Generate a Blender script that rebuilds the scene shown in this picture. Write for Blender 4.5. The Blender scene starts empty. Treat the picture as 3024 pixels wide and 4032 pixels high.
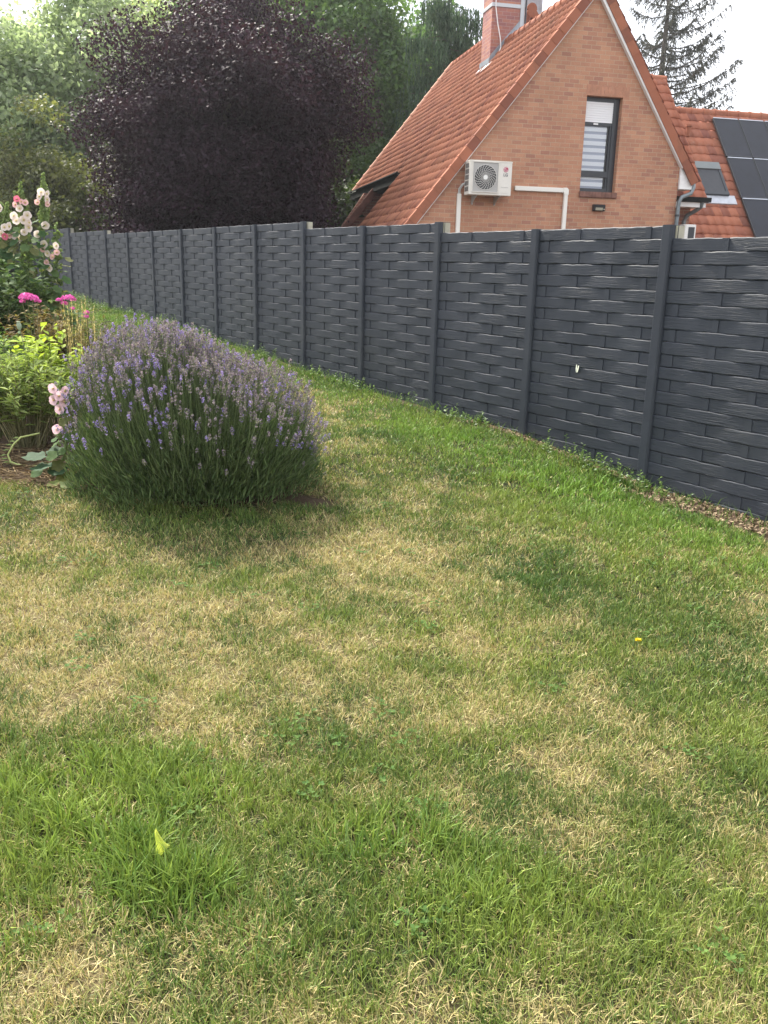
import bpy, math, random
import numpy as np
from mathutils import Vector, Matrix
R = math.radians
rng = np.random.default_rng(7)
random.seed(7)
scene = bpy.context.scene
col = scene.collection

# ------------------------------------------------------------ camera
W_PX, F_PX, HC, VX, EYE = 3024., 3422.3, 1059., 1207., 1.62
pitch = math.atan((2016 - HC) / F_PX)
roll = math.atan((1512 - VX) / (F_PX / math.tan(pitch)))
fw = Vector((0, math.cos(pitch), -math.sin(pitch)))
rt = Vector((1, 0, 0)); up0 = rt.cross(fw)
Rv = math.cos(roll) * rt - math.sin(roll) * up0
if Rv.z * -1 > 0: Rv = math.cos(roll) * rt + math.sin(roll) * up0
Uv = Rv.cross(fw)
cd = bpy.data.cameras.new('camera'); cam = bpy.data.objects.new('camera', cd); col.objects.link(cam)
M = Matrix(((Rv.x, Uv.x, -fw.x, 0), (Rv.y, Uv.y, -fw.y, 0), (Rv.z, Uv.z, -fw.z, EYE), (0, 0, 0, 1)))
cam.matrix_world = M
cd.sensor_fit = 'HORIZONTAL'; cd.sensor_width = 36.0; cd.lens = 36.0 * F_PX / W_PX
cd.clip_start = 0.05; cd.clip_end = 2000
scene.camera = cam
scene.render.resolution_x = 768; scene.render.resolution_y = 1024

# ------------------------------------------------------------ light
SUN_EL, SUN_AZ = 49, -37          # degrees; azimuth measured from +Y towards +X
wd = bpy.data.worlds.new('World'); scene.world = wd; wd.use_nodes = True
nt = wd.node_tree; nt.nodes.clear()
sky = nt.nodes.new('ShaderNodeTexSky'); sky.sky_type = 'NISHITA'; sky.sun_disc = False
sky.sun_elevation = R(SUN_EL); sky.sun_rotation = R(SUN_AZ)
sky.dust_density = 3.0; sky.air_density = 1.0
tc = nt.nodes.new('ShaderNodeTexCoord')
nz = nt.nodes.new('ShaderNodeTexNoise'); nz.inputs['Scale'].default_value = 2.2; nz.inputs['Detail'].default_value = 6
nt.links.new(tc.outputs['Generated'], nz.inputs['Vector'])
rp = nt.nodes.new('ShaderNodeValToRGB')
rp.color_ramp.elements[0].position = .30; rp.color_ramp.elements[0].color = (5.9, 6.2, 7.0, 1)
rp.color_ramp.elements[1].position = .62; rp.color_ramp.elements[1].color = (8.6, 8.7, 9.0, 1)
nt.links.new(nz.outputs['Fac'], rp.inputs['Fac'])
mx = nt.nodes.new('ShaderNodeMix'); mx.data_type = 'RGBA'; mx.inputs['Factor'].default_value = .86
nt.links.new(sky.outputs['Color'], mx.inputs[6]); nt.links.new(rp.outputs['Color'], mx.inputs[7])
bg = nt.nodes.new('ShaderNodeBackground'); bg.inputs['Strength'].default_value = .086
nt.links.new(mx.outputs[2], bg.inputs['Color'])
wo = nt.nodes.new('ShaderNodeOutputWorld'); nt.links.new(bg.outputs[0], wo.inputs['Surface'])
sd = bpy.data.lights.new('sun', 'SUN'); sd.energy = 4.1; sd.angle = R(11); sd.color = (1.0, .94, .84)
sun = bpy.data.objects.new('sun', sd); col.objects.link(sun)
sdir = Vector((math.sin(R(SUN_AZ)) * math.cos(R(SUN_EL)), math.cos(R(SUN_AZ)) * math.cos(R(SUN_EL)), math.sin(R(SUN_EL))))
sun.rotation_euler = sdir.to_track_quat('Z', 'Y').to_euler(); sun.location = (-20, 10, 30)
vs = scene.view_settings
vs.view_transform = 'Standard'; vs.look = 'None'; vs.gamma = 1; vs.use_curve_mapping = False; vs.exposure = 1.45

# ------------------------------------------------------------ object helpers
def tag(o, label=None, cat=None, group=None, kind=None):
    if label: o['label'] = label
    if cat: o['category'] = cat
    if group: o['group'] = group
    if kind: o['kind'] = kind
    return o
def empty(name, loc=(0, 0, 0), rz=0, label=None, cat=None, group=None):
    o = bpy.data.objects.new(name, None); col.objects.link(o); o.location = loc; o.rotation_euler = (0, 0, rz)
    o.empty_display_size = .2
    return tag(o, label, cat, group)
def link(name, me, parent=None, loc=None, rot=None):
    o = bpy.data.objects.new(name, me); col.objects.link(o)
    if parent: o.parent = parent
    if loc is not None: o.location = loc
    if rot is not None: o.rotation_euler = rot
    return o
def copy_tree(o, parent=None):
    c = o.copy(); col.objects.link(c); c.parent = parent
    for ch in list(o.children): copy_tree(ch, c)
    return c

def rawmesh(name, V, F, mats, colr=None, uv=None, smooth=False, mi=None):
    """V (n,3); F list of int arrays each (m,k) ; colr (n,3) per-vertex colour; uv (n,2) per vertex"""
    me = bpy.data.meshes.new(name)
    V = np.asarray(V, np.float32)
    F = [np.asarray(f, np.int32) for f in F if len(f)]
    me.vertices.add(len(V)); me.vertices.foreach_set('co', V.ravel())
    loops = np.concatenate([f.ravel() for f in F])
    tot = np.concatenate([np.full(len(f), f.shape[1], np.int32) for f in F])
    st = np.concatenate([[0], np.cumsum(tot)[:-1]]).astype(np.int32)
    me.loops.add(len(loops)); me.loops.foreach_set('vertex_index', loops)
    me.polygons.add(len(tot)); me.polygons.foreach_set('loop_start', st); me.polygons.foreach_set('loop_total', tot)
    if mi is not None: me.polygons.foreach_set('material_index', np.asarray(mi, np.int32))
    if smooth: me.polygons.foreach_set('use_smooth', np.ones(len(tot), bool))
    if colr is not None:
        a = me.color_attributes.new('col', 'FLOAT_COLOR', 'POINT')
        c4 = np.ones((len(V), 4), np.float32); c4[:, :3] = colr; a.data.foreach_set('color', c4.ravel())
    if uv is not None:
        l = me.uv_layers.new(name='UVMap'); l.data.foreach_set('uv', np.asarray(uv, np.float32)[loops].ravel())
    for m in (mats if isinstance(mats, (list, tuple)) else [mats]): me.materials.append(m)
    me.update(calc_edges=True); me.validate()
    return me

class MB:
    """collects boxes, tubes, prisms into one mesh; uv in metres (planar by face normal)"""
    def __init__(s): s.v = []; s.f = []; s.mi = []; s.m = 0
    def add(s, V, F):
        b = len(s.v); s.v += [tuple(map(float, p)) for p in V]
        for f in F: s.f.append([b + i for i in f]); s.mi.append(s.m)
        return s
    def box(s, x0, x1, y0, y1, z0, z1):
        return s.add([(x0,y0,z0),(x1,y0,z0),(x1,y1,z0),(x0,y1,z0),(x0,y0,z1),(x1,y0,z1),(x1,y1,z1),(x0,y1,z1)],
              [(0,3,2,1),(4,5,6,7),(0,1,5,4),(1,2,6,5),(2,3,7,6),(3,0,4,7)])
    def prism(s, pts, axis, a, b):
        """pts polygon in the two other axes, extruded along axis a..b"""
        n = len(pts)
        def P(p, t):
            return {'x': (t, p[0], p[1]), 'y': (p[0], t, p[1]), 'z': (p[0], p[1], t)}[axis]
        V = [P(p, a) for p in pts] + [P(p, b) for p in pts]
        F = [tuple(range(n))[::-1], tuple(range(n, 2*n))] + [(i, (i+1) % n, n+(i+1) % n, n+i) for i in range(n)]
        return s.add(V, F)
    def tube(s, pts, r, n=8, closed_ends=True):
        pts = [Vector(p) for p in pts]; rr = [float(q) for q in r] if isinstance(r, (list, tuple)) else [r] * len(pts)
        V = []; F = []
        for i, p in enumerate(pts):
            d = (pts[min(i+1, len(pts)-1)] - pts[max(i-1, 0)]).normalized()
            a = d.orthogonal().normalized() if i == 0 else (A - d * A.dot(d)).normalized()
            A = a; b = d.cross(a)
            V += [p + rr[i] * (a * math.cos(2*math.pi*k/n) + b * math.sin(2*math.pi*k/n)) for k in range(n)]
        for i in range(len(pts)-1):
            for k in range(n): F.append((i*n+k, i*n+(k+1) % n, (i+1)*n+(k+1) % n, (i+1)*n+k))
        if closed_ends: F.append(tuple(range(n))[::-1]); F.append(tuple(range((len(pts)-1)*n, len(pts)*n)))
        return s.add(V, F)
    def disc(s, c, r, axis='y', n=24, depth=.01, ry=None):
        pts = [(r*math.cos(2*math.pi*k/n), (ry or r)*math.sin(2*math.pi*k/n)) for k in range(n)]
        if axis == 'y': return s.prism([(c[0]+p[0], c[2]+p[1]) for p in pts], 'y', c[1], c[1]+depth)
        if axis == 'z': return s.prism([(c[0]+p[0], c[1]+p[1]) for p in pts], 'z', c[2], c[2]+depth)
        return s.prism([(c[1]+p[0], c[2]+p[1]) for p in pts], 'x', c[0], c[0]+depth)
    def build(s, name, mats, parent=None, loc=None, rot=None, smooth=False, bevel=0, rec=True):
        import bmesh
        me = bpy.data.meshes.new(name); me.from_pydata(s.v, [], s.f)
        for m in (mats if isinstance(mats, (list, tuple)) else [mats]): me.materials.append(m)
        for p, k in zip(me.polygons, s.mi): p.material_index = k
        if rec:
            bm = bmesh.new(); bm.from_mesh(me); bmesh.ops.recalc_face_normals(bm, faces=bm.faces)
            if bevel: bmesh.ops.bevel(bm, geom=[e for e in bm.edges if e.calc_face_angle(0) > .6], offset=bevel, segments=2, affect='EDGES', clamp_overlap=True)
            bm.to_mesh(me); bm.free()
        l = me.uv_layers.new(name='UVMap')
        for p in me.polygons:
            n = p.normal; ax = max(range(3), key=lambda k: abs(n[k]))
            for li in p.loop_indices:
                c = me.vertices[me.loops[li].vertex_index].co
                l.data[li].uv = (c.y, c.z) if ax == 0 else (c.x, c.z) if ax == 1 else (c.x, c.y)
            if smooth: p.use_smooth = True
        if smooth:
            try: me.set_sharp_from_angle(angle=R(40))
            except Exception: pass
        return link(name, me, parent, loc, rot)

# ------------------------------------------------------------ materials
def mat(name, base=(.5,.5,.5), rough=.6, spec=.5, metal=0, bump=None, vary=0, vscale=6, coat=0):
    m = bpy.data.materials.new(name); m.use_nodes = True; n = m.node_tree; b = n.nodes['Principled BSDF']
    b.inputs['Base Color'].default_value = (*base, 1); b.inputs['Roughness'].default_value = rough
    b.inputs['Metallic'].default_value = metal; b.inputs['Specular IOR Level'].default_value = spec
    if coat: b.inputs['Coat Weight'].default_value = coat
    if vary:
        g = n.nodes.new('ShaderNodeTexCoord'); z = n.nodes.new('ShaderNodeTexNoise'); z.inputs['Scale'].default_value = vscale
        z.inputs['Detail'].default_value = 6; z.inputs['Roughness'].default_value = .65
        n.links.new(g.outputs['Object'], z.inputs['Vector'])
        r = n.nodes.new('ShaderNodeValToRGB'); r.color_ramp.elements[0].position = .3; r.color_ramp.elements[1].position = .7
        r.color_ramp.elements[0].color = (*[c*(1-vary) for c in base], 1); r.color_ramp.elements[1].color = (*[min(1, c*(1+vary)) for c in base], 1)
        n.links.new(z.outputs['Fac'], r.inputs['Fac']); n.links.new(r.outputs['Color'], b.inputs['Base Color'])
    if bump:
        g = n.nodes.new('ShaderNodeTexCoord'); z = n.nodes.new('ShaderNodeTexNoise'); z.inputs['Scale'].default_value = bump[0]; z.inputs['Detail'].default_value = 5
        n.links.new(g.outputs['Object'], z.inputs['Vector'])
        bb = n.nodes.new('ShaderNodeBump'); bb.inputs['Strength'].default_value = bump[1]; bb.inputs['Distance'].default_value = .01
        n.links.new(z.outputs['Fac'], bb.inputs['Height']); n.links.new(bb.outputs['Normal'], b.inputs['Normal'])
    return m
def leafmat(name, trans=.35, rough=.5, spec=.35, tint=(1, 1, 1), tgain=1.3):
    """colour from the per-leaf attribute; some light passes through"""
    m = bpy.data.materials.new(name); m.use_nodes = True; n = m.node_tree; b = n.nodes['Principled BSDF']
    a = n.nodes.new('ShaderNodeVertexColor'); a.layer_name = 'col'
    n.links.new(a.outputs['Color'], b.inputs['Base Color']); b.inputs['Roughness'].default_value = rough; b.inputs['Specular IOR Level'].default_value = spec
    if trans:
        t = n.nodes.new('ShaderNodeBsdfTranslucent'); mm = n.nodes.new('ShaderNodeMix'); mm.data_type = 'RGBA'; mm.blend_type = 'MULTIPLY'
        mm.inputs['Factor'].default_value = 1; mm.inputs[7].default_value = (1.25*tgain*tint[0], 1.3*tgain*tint[1], .7*tgain*tint[2], 1)
        n.links.new(a.outputs['Color'], mm.inputs[6]); n.links.new(mm.outputs[2], t.inputs['Color'])
        x = n.nodes.new('ShaderNodeMixShader'); x.inputs['Fac'].default_value = trans
        o = n.nodes['Material Output']; n.links.new(b.outputs[0], x.inputs[1]); n.links.new(t.outputs[0], x.inputs[2]); n.links.new(x.outputs[0], o.inputs['Surface'])
    return m
def brickmat(name, c1, c2, c3, mortar, bw=.2, rh=.077, ms=.0045):
    m = bpy.data.materials.new(name); m.use_nodes = True; n = m.node_tree; L = n.links.new; b = n.nodes['Principled BSDF']
    uv = n.nodes.new('ShaderNodeUVMap')
    br = n.nodes.new('ShaderNodeTexBrick'); br.offset = .5; br.squash = 1
    L(uv.outputs[0], br.inputs['Vector'])
    br.inputs['Color1'].default_value = (0, 0, 0, 1); br.inputs['Color2'].default_value = (1, 1, 1, 1); br.inputs['Mortar'].default_value = (.5, .5, .5, 1)
    br.inputs['Scale'].default_value = 1; br.inputs['Mortar Size'].default_value = ms; br.inputs['Mortar Smooth'].default_value = .15
    br.inputs['Bias'].default_value = 0; br.inputs['Brick Width'].default_value = bw; br.inputs['Row Height'].default_value = rh
    rp = n.nodes.new('ShaderNodeValToRGB'); e = rp.color_ramp.elements; e[0].position = 0; e[0].color = (*c3, 1); e[1].position = 1; e[1].color = (*c2, 1)
    k = e.new(.05); k.color = (*c3, 1); k = e.new(.14); k.color = (*[(p+q)/2 for p, q in zip(c1, c3)], 1); k = e.new(.5); k.color = (*c1, 1)
    L(br.outputs['Color'], rp.inputs['Fac'])
    z = n.nodes.new('ShaderNodeTexNoise'); z.inputs['Scale'].default_value = 1.3; z.inputs['Detail'].default_value = 7; z.inputs['Roughness'].default_value = .7; L(uv.outputs[0], z.inputs['Vector'])
    z2 = n.nodes.new('ShaderNodeTexNoise'); z2.inputs['Scale'].default_value = 60; z2.inputs['Detail'].default_value = 3; L(uv.outputs[0], z2.inputs['Vector'])
    mr = n.nodes.new('ShaderNodeMapRange'); mr.inputs[1].default_value = .3; mr.inputs[2].default_value = .7; mr.inputs[3].default_value = .84; mr.inputs[4].default_value = 1.10; L(z.outputs['Fac'], mr.inputs[0])
    mr2 = n.nodes.new('ShaderNodeMapRange'); mr2.inputs[1].default_value = .3; mr2.inputs[2].default_value = .7; mr2.inputs[3].default_value = .9; mr2.inputs[4].default_value = 1.08; L(z2.outputs['Fac'], mr2.inputs[0])
    mu = n.nodes.new('ShaderNodeMath'); mu.operation = 'MULTIPLY'; L(mr.outputs[0], mu.inputs[0]); L(mr2.outputs[0], mu.inputs[1])
    vm = n.nodes.new('ShaderNodeVectorMath'); vm.operation = 'SCALE'
    mx = n.nodes.new('ShaderNodeMix'); mx.data_type = 'RGBA'; L(br.outputs['Fac'], mx.inputs['Factor']); L(rp.outputs['Color'], mx.inputs[6]); mx.inputs[7].default_value = (*mortar, 1)
    L(mx.outputs[2], vm.inputs[0]); L(mu.outputs[0], vm.inputs['Scale']); L(vm.outputs[0], b.inputs['Base Color'])
    b.inputs['Roughness'].default_value = .85
    bu = n.nodes.new('ShaderNodeBump'); bu.inputs['Strength'].default_value = .6; bu.inputs['Distance'].default_value = .006; bu.invert = True
    ad = n.nodes.new('ShaderNodeMath'); ad.operation = 'MULTIPLY_ADD'; ad.inputs[1].default_value = .25; L(z2.outputs['Fac'], ad.inputs[0]); L(br.outputs['Fac'], ad.inputs[2])
    L(ad.outputs[0], bu.inputs['Height']); L(bu.outputs[0], b.inputs['Normal'])
    return m
def tilemat(name, c1, c2, c3, moss=.25, mossc=(.10, .07, .045)):
    """one random colour per roof tile (cell of the uv), lichen and soot spots"""
    m = bpy.data.materials.new(name); m.use_nodes = True; n = m.node_tree; L = n.links.new; b = n.nodes['Principled BSDF']
    uv = n.nodes.new('ShaderNodeUVMap'); fl = n.nodes.new('ShaderNodeVectorMath'); fl.operation = 'FLOOR'; L(uv.outputs[0], fl.inputs[0])
    wn = n.nodes.new('ShaderNodeTexWhiteNoise'); wn.noise_dimensions = '2D'; L(fl.outputs[0], wn.inputs['Vector'])
    rp = n.nodes.new('ShaderNodeValToRGB'); e = rp.color_ramp.elements; e[0].color = (*c1, 1); e[1].color = (*c3, 1); k = e.new(.55); k.color = (*c2, 1)
    L(wn.outputs['Value'], rp.inputs['Fac'])
    t = n.nodes.new('ShaderNodeTexCoord')
    z = n.nodes.new('ShaderNodeTexNoise'); z.inputs['Scale'].default_value = 1.1; z.inputs['Detail'].default_value = 9; z.inputs['Roughness'].default_value = .72; L(t.outputs['Object'], z.inputs['Vector'])
    r2 = n.nodes.new('ShaderNodeValToRGB'); r2.color_ramp.elements[0].position = .50; r2.color_ramp.elements[0].color = (0, 0, 0, 1); r2.color_ramp.elements[1].position = .72; r2.color_ramp.elements[1].color = (moss*2.2,)*3+(1,)
    L(z.outputs['Fac'], r2.inputs['Fac'])
    z3 = n.nodes.new('ShaderNodeTexNoise'); z3.inputs['Scale'].default_value = 30; z3.inputs['Detail'].default_value = 5; L(t.outputs['Object'], z3.inputs['Vector'])
    mu = n.nodes.new('ShaderNodeMath'); mu.operation = 'MULTIPLY'; L(r2.outputs['Color'], mu.inputs[0]); L(z3.outputs['Fac'], mu.inputs[1]); mu.use_clamp = True
    mx = n.nodes.new('ShaderNodeMix'); mx.data_type = 'RGBA'; L(mu.outputs[0], mx.inputs['Factor']); L(rp.outputs['Color'], mx.inputs[6]); mx.inputs[7].default_value = (*mossc, 1)
    L(mx.outputs[2], b.inputs['Base Color']); b.inputs['Roughness'].default_value = .88; b.inputs['Specular IOR Level'].default_value = .25
    bu = n.nodes.new('ShaderNodeBump'); bu.inputs['Strength'].default_value = .35; bu.inputs['Distance'].default_value = .004; L(z3.outputs['Fac'], bu.inputs['Height']); L(bu.outputs[0], b.inputs['Normal'])
    return m

def concrete_fence_mat(name, grain=True):
    m = bpy.data.materials.new(name); m.use_nodes = True; n = m.node_tree; L = n.links.new; b = n.nodes['Principled BSDF']
    t = n.nodes.new('ShaderNodeTexCoord'); b.inputs['Roughness'].default_value = .55; b.inputs['Specular IOR Level'].default_value = .32
    g = n.nodes.new('ShaderNodeNewGeometry')
    z = n.nodes.new('ShaderNodeTexNoise'); z.inputs['Scale'].default_value = 2.2; z.inputs['Detail'].default_value = 8; z.inputs['Roughness'].default_value = .65; L(g.outputs['Position'], z.inputs['Vector'])
    r = n.nodes.new('ShaderNodeValToRGB'); r.color_ramp.elements[0].position = .3; r.color_ramp.elements[1].position = .7
    r.color_ramp.elements[0].color = (.031, .037, .048, 1); r.color_ramp.elements[1].color = (.048, .055, .072, 1)
    L(z.outputs['Fac'], r.inputs['Fac'])
    dn = n.nodes.new('ShaderNodeTexNoise'); dn.inputs['Scale'].default_value = 1.1; dn.inputs['Detail'].default_value = 10; dn.inputs['Roughness'].default_value = .75; L(g.outputs['Position'], dn.inputs['Vector'])
    dr = n.nodes.new('ShaderNodeMapRange'); dr.inputs[1].default_value = .52; dr.inputs[2].default_value = .78; dr.inputs[3].default_value = 0; dr.inputs[4].default_value = .55; L(dn.outputs['Fac'], dr.inputs[0])
    dm = n.nodes.new('ShaderNodeMix'); dm.data_type = 'RGBA'; L(dr.outputs[0], dm.inputs['Factor']); L(r.outputs['Color'], dm.inputs[6]); dm.inputs[7].default_value = (.066, .070, .066, 1)
    L(dm.outputs[2], b.inputs['Base Color'])
    bu = n.nodes.new('ShaderNodeBump'); bu.inputs['Distance'].default_value = .004
    if grain:
        # rough-sawn grain: long noise, its seed shifted board by board (z step = one board)
        mp = n.nodes.new('ShaderNodeMapping'); mp.inputs['Scale'].default_value = (5, 5, 105); L(g.outputs['Position'], mp.inputs['Vector'])
        zz = n.nodes.new('ShaderNodeTexNoise'); zz.inputs['Scale'].default_value = 1; zz.inputs['Detail'].default_value = 5; zz.inputs['Distortion'].default_value = 1.2; L(mp.outputs[0], zz.inputs['Vector'])
        pn = n.nodes.new('ShaderNodeTexNoise'); pn.inputs['Scale'].default_value = 3.0; pn.inputs['Detail'].default_value = 2; L(g.outputs['Position'], pn.inputs['Vector'])
        mm = n.nodes.new('ShaderNodeMapRange'); mm.inputs[1].default_value = .35; mm.inputs[2].default_value = .6; mm.inputs[3].default_value = .3; mm.inputs[4].default_value = 1.0; L(pn.outputs['Fac'], mm.inputs[0])
        L(mm.outputs[0], bu.inputs['Strength']); L(zz.outputs['Fac'], bu.inputs['Height']); bu.inputs['Distance'].default_value = .0062
    else:
        zz = n.nodes.new('ShaderNodeTexNoise'); zz.inputs['Scale'].default_value = 45; zz.inputs['Detail'].default_value = 5; L(g.outputs['Position'], zz.inputs['Vector'])
        bu.inputs['Strength'].default_value = .45; L(zz.outputs['Fac'], bu.inputs['Height'])
    L(bu.outputs[0], b.inputs['Normal'])
    return m
# ------------------------------------------------------------ terrain
P0 = np.array([2.118, 6.927]); FD = np.array([-.5548, .8320]); FN = np.array([.8320, .5548]); BAY = 1.453
PROF = np.array([-0.022,0.132,0.17,0.223,0.298,0.376,0.453,0.556,0.59,0.62,0.649,0.732,0.831])
def vnoise(x, y, seed=0, sc=1.0):
    x = np.asarray(x) * sc + 1000.3; y = np.asarray(y) * sc + 1000.7
    r_ = np.random.default_rng(seed + 100); T = r_.random((256, 256))
    xi = np.floor(x).astype(int); yi = np.floor(y).astype(int); fx = x - xi; fy = y - yi
    fx = fx*fx*(3-2*fx); fy = fy*fy*(3-2*fy)
    g = lambda a, b: T[a % 256, b % 256]
    return (g(xi, yi)*(1-fx)+g(xi+1, yi)*fx)*(1-fy)+(g(xi, yi+1)*(1-fx)+g(xi+1, yi+1)*fx)*fy
def fbm(x, y, seed=0, sc=1.0, o=4):
    s = 0; a = .5; t = 0
    for k in range(o): s = s + a*vnoise(x, y, seed+k, sc*2**k); t += a; a *= .5
    return s/t
def gz(x, y):
    x = np.asarray(x, float); y = np.asarray(y, float)
    s = ((x-P0[0])*FD[0]+(y-P0[1])*FD[1])/BAY
    z = np.interp(s, range(13), PROF)
    z = np.where(s < 0, -.022+np.maximum(s*.05, -.06), z)
    z = np.where(s > 12, .831+np.minimum((s-12)*.04, .3), z)
    far = np.clip((np.hypot(x, y)-60)/200, 0, 1)
    return z + .02*(fbm(x, y, 5, 1.3, 2)-.5)*(1-far)
def df(x, y): return (x-P0[0])*FN[0]+(y-P0[1])*FN[1]

DRY = [(-0.08, 4.96, 0.36, 0.36, 0.8), (-0.76, 5.07, 0.34, 0.23, 0.4), (-1.97, 4.99, 0.47, 0.35, 0.35), (-1.02, 4.54, 0.41, 0.27, -0.35), (-1.56, 4.04, 0.51, 0.28, 0.5), (-0.86, 4.0, 0.37, 0.24, 0.4), (-0.32, 4.48, 0.3, 0.2, -0.15), (0.34, 4.37, 0.27, 0.22, 0.35), (0.53, 3.87, 0.2, 0.24, 0.6), (-1.35, 3.29, 0.39, 0.24, 0.5), (-0.84, 3.42, 0.3, 0.21, 0.3), (-0.59, 2.92, 0.23, 0.15, 0.8), (-0.19, 3.2, 0.23, 0.23, 0.4), (-0.3, 2.8, 0.21, 0.11, 0.5), (0.18, 3.06, 0.28, 0.22, 0.2), (0.82, 3.24, 0.29, 0.18, 0.35), (1.03, 2.97, 0.25, 0.17, 0.45), (0.42, 3.07, 0.15, 0.15, 0.3), (0.51, 2.66, 0.17, 0.11, 0.4), (0.74, 2.54, 0.14, 0.1, 0.35), (0.51, 2.22, 0.12, 0.06, 0.35), (0.72, 3.78, 0.15, 0.16, -0.4), (0.74, 3.53, 0.17, 0.15, -0.35), (1.59, 4.24, 0.48, 0.78, -0.9), (1.13, 4.72, 0.53, 0.44, -0.6), (1.37, 3.12, 0.22, 0.45, -0.35), (0.5, 5.2, 0.35, 0.44, -0.2), (-0.85, 2.75, 0.42, 0.21, -0.5), (-1.08, 2.46, 0.23, 0.22, -0.8), (-0.52, 2.34, 0.42, 0.25, -0.7), (0.2, 2.34, 0.23, 0.14, -0.5), (0.71, 2.08, 0.35, 0.23, -0.35), (0.24, 1.97, 0.34, 0.21, -0.25), (-0.14, 2.02, 0.27, 0.11, -0.3), (-0.88, 1.94, 0.24, 0.1, 0.45), (-0.77, 1.74, 0.25, 0.09, 0.6), (-0.44, 1.91, 0.2, 0.08, 0.35), (-0.23, 1.74, 0.19, 0.09, 0.15), (1.13, 2.52, 0.19, 0.26, 0.1), (1.0, 1.99, 0.16, 0.21, -0.1), (-1.14, 9.95, 0.32, 2.12, 0.5), (-0.9, 8.63, 0.28, 1.45, 0.5), (-0.17, 9.31, 0.75, 1.65, -0.1), (0.29, 8.18, 0.53, 0.89, -0.9), (0.65, 7.1, 0.54, 0.53, -0.9), (-0.68, 11.06, 0.48, 1.05, -0.7), (0.07, 6.94, 0.53, 0.68, 0.05), (0.34, 7.14, 0.35, 0.33, 0.3), (0.1, 6.06, 0.33, 0.29, 0.35), (-0.24, 6.18, 0.27, 0.41, -0.2), (1.0, 6.06, 0.5, 0.44, -0.9), (-1.16, 5.25, 0.5, 0.26, -0.35), (-0.65, 5.62, 0.28, 0.21, -0.3), (-4.69, 16.67, 1.25, 2.08, -0.8), (1.54, 7.09, 0.58, 0.53, -1.0), (1.98, 6.09, 0.5, 0.6, -1.0), (-0.27, 3.8, 0.22, 0.2, 0.1), (0.17, 3.73, 0.17, 0.15, 0.0), (-0.51, 3.32, 0.16, 0.11, -0.35), (-0.92, 3.0, 0.22, 0.09, -0.3), (0.02, 2.72, 0.25, 0.18, -0.25), (0.99, 4.07, 0.19, 0.24, 0.0), (1.33, 3.44, 0.3, 0.18, -0.4), (-1.26, 2.85, 0.21, 0.12, -0.2), (-2.33, 5.47, 0.3, 0.21, -0.3)]+[(1.1, 2.0, .9, .45, -.35), (.2, 1.8, .6, .3, -.2), (-1.9, 3.7, .8, .5, .3), (.85, 3.0, .55, .4, -.38), (-.9, 3.5, 1.1, .5, .28), (-.2, 4.6, .8, .3, .15), (-1.2, 1.75, .6, .3, -.25)]
LONG = [(-1.05, 2.45, .75, .38, 1.0), (-.45, 2.15, .55, .3, .8), (.12, 2.32, .3, .16, .9), (-1.3, 1.85, .5, .25, .4), (-.1, 1.95, .6, .2, .35), (-.95, 5.6, .6, .13, .9), (1.75, 6.75, .9, .3, .8), (.9, 7.9, .9, .3, .5), (1.6, 5.2, .7, .6, .35), (.3, 2.0, .5, .25, .3)]
def blob(x, y, B):
    s = np.zeros_like(x)
    for bx, by, rx, ry, v in B: s += v*np.exp(-((x-bx)/rx)**2-((y-by)/ry)**2)
    return s
def dryness(x, y):
    n = fbm(x, y, 11, 1.1, 5)-.5; n2 = fbm(x, y, 31, 6.5, 3)-.5
    d = .35 + 1.05*n + 1.9*n2 + 1.0*blob(x, y, DRY)
    d -= .75*np.exp(-(df(x, y)/.75)**2)
    d -= .25*np.clip((y-9)/6, 0, 1)
    return d
SOIL = [(-1.33, 6.02, .88, .46, 1.3), (-.46, 5.85, .14, .09, .7), (-2.7, 6.3, 1.2, .42, 1.2), (-3.2, 7.3, 1.3, 1.1, 1.3), (-4.3, 9.4, 1.4, 1.9, 1.3)]
def soil(x, y):
    s = blob(x, y, SOIL) + .35*(fbm(x, y, 51, 4, 3)-.5)
    sa = (x-P0[0])*FD[0]+(y-P0[1])*FD[1]
    d = df(x, y)
    edge = np.where(sa < -.2, .30+.05*np.clip(-sa, 0, 6), .10) + .12*np.exp(-((sa-1.9)/.7)**2)
    edge = edge + .14*(fbm(x, y, 61, 3.0, 3)-.5)
    return np.maximum(s, np.where(d > -edge, 1.0, 0))

grid_mat = bpy.data.materials.new('lawn_ground'); grid_mat.use_nodes = True
def setup_ground():
    n = grid_mat.node_tree; L = n.links.new; b = n.nodes['Principled BSDF']; b.inputs['Roughness'].default_value = .95; b.inputs['Specular IOR Level'].default_value = .1
    a = n.nodes.new('ShaderNodeVertexColor'); a.layer_name = 'col'
    g = n.nodes.new('ShaderNodeNewGeometry')
    z = n.nodes.new('ShaderNodeTexNoise'); z.inputs['Scale'].default_value = 70; z.inputs['Detail'].default_value = 6; z.inputs['Roughness'].default_value = .75; L(g.outputs['Position'], z.inputs['Vector'])
    mr = n.nodes.new('ShaderNodeMapRange'); mr.inputs[1].default_value = .3; mr.inputs[2].default_value = .7; mr.inputs[3].default_value = .45; mr.inputs[4].default_value = 1.5; L(z.outputs['Fac'], mr.inputs[0])
    vm = n.nodes.new('ShaderNodeVectorMath'); vm.operation = 'SCALE'; L(a.outputs['Color'], vm.inputs[0]); L(mr.outputs[0], vm.inputs['Scale']); L(vm.outputs[0], b.inputs['Base Color'])
    bu = n.nodes.new('ShaderNodeBump'); bu.inputs['Strength'].default_value = .8; bu.inputs['Distance'].default_value = .012; L(z.outputs['Fac'], bu.inputs['Height']); L(bu.outputs[0], b.inputs['Normal'])
setup_ground()
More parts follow.
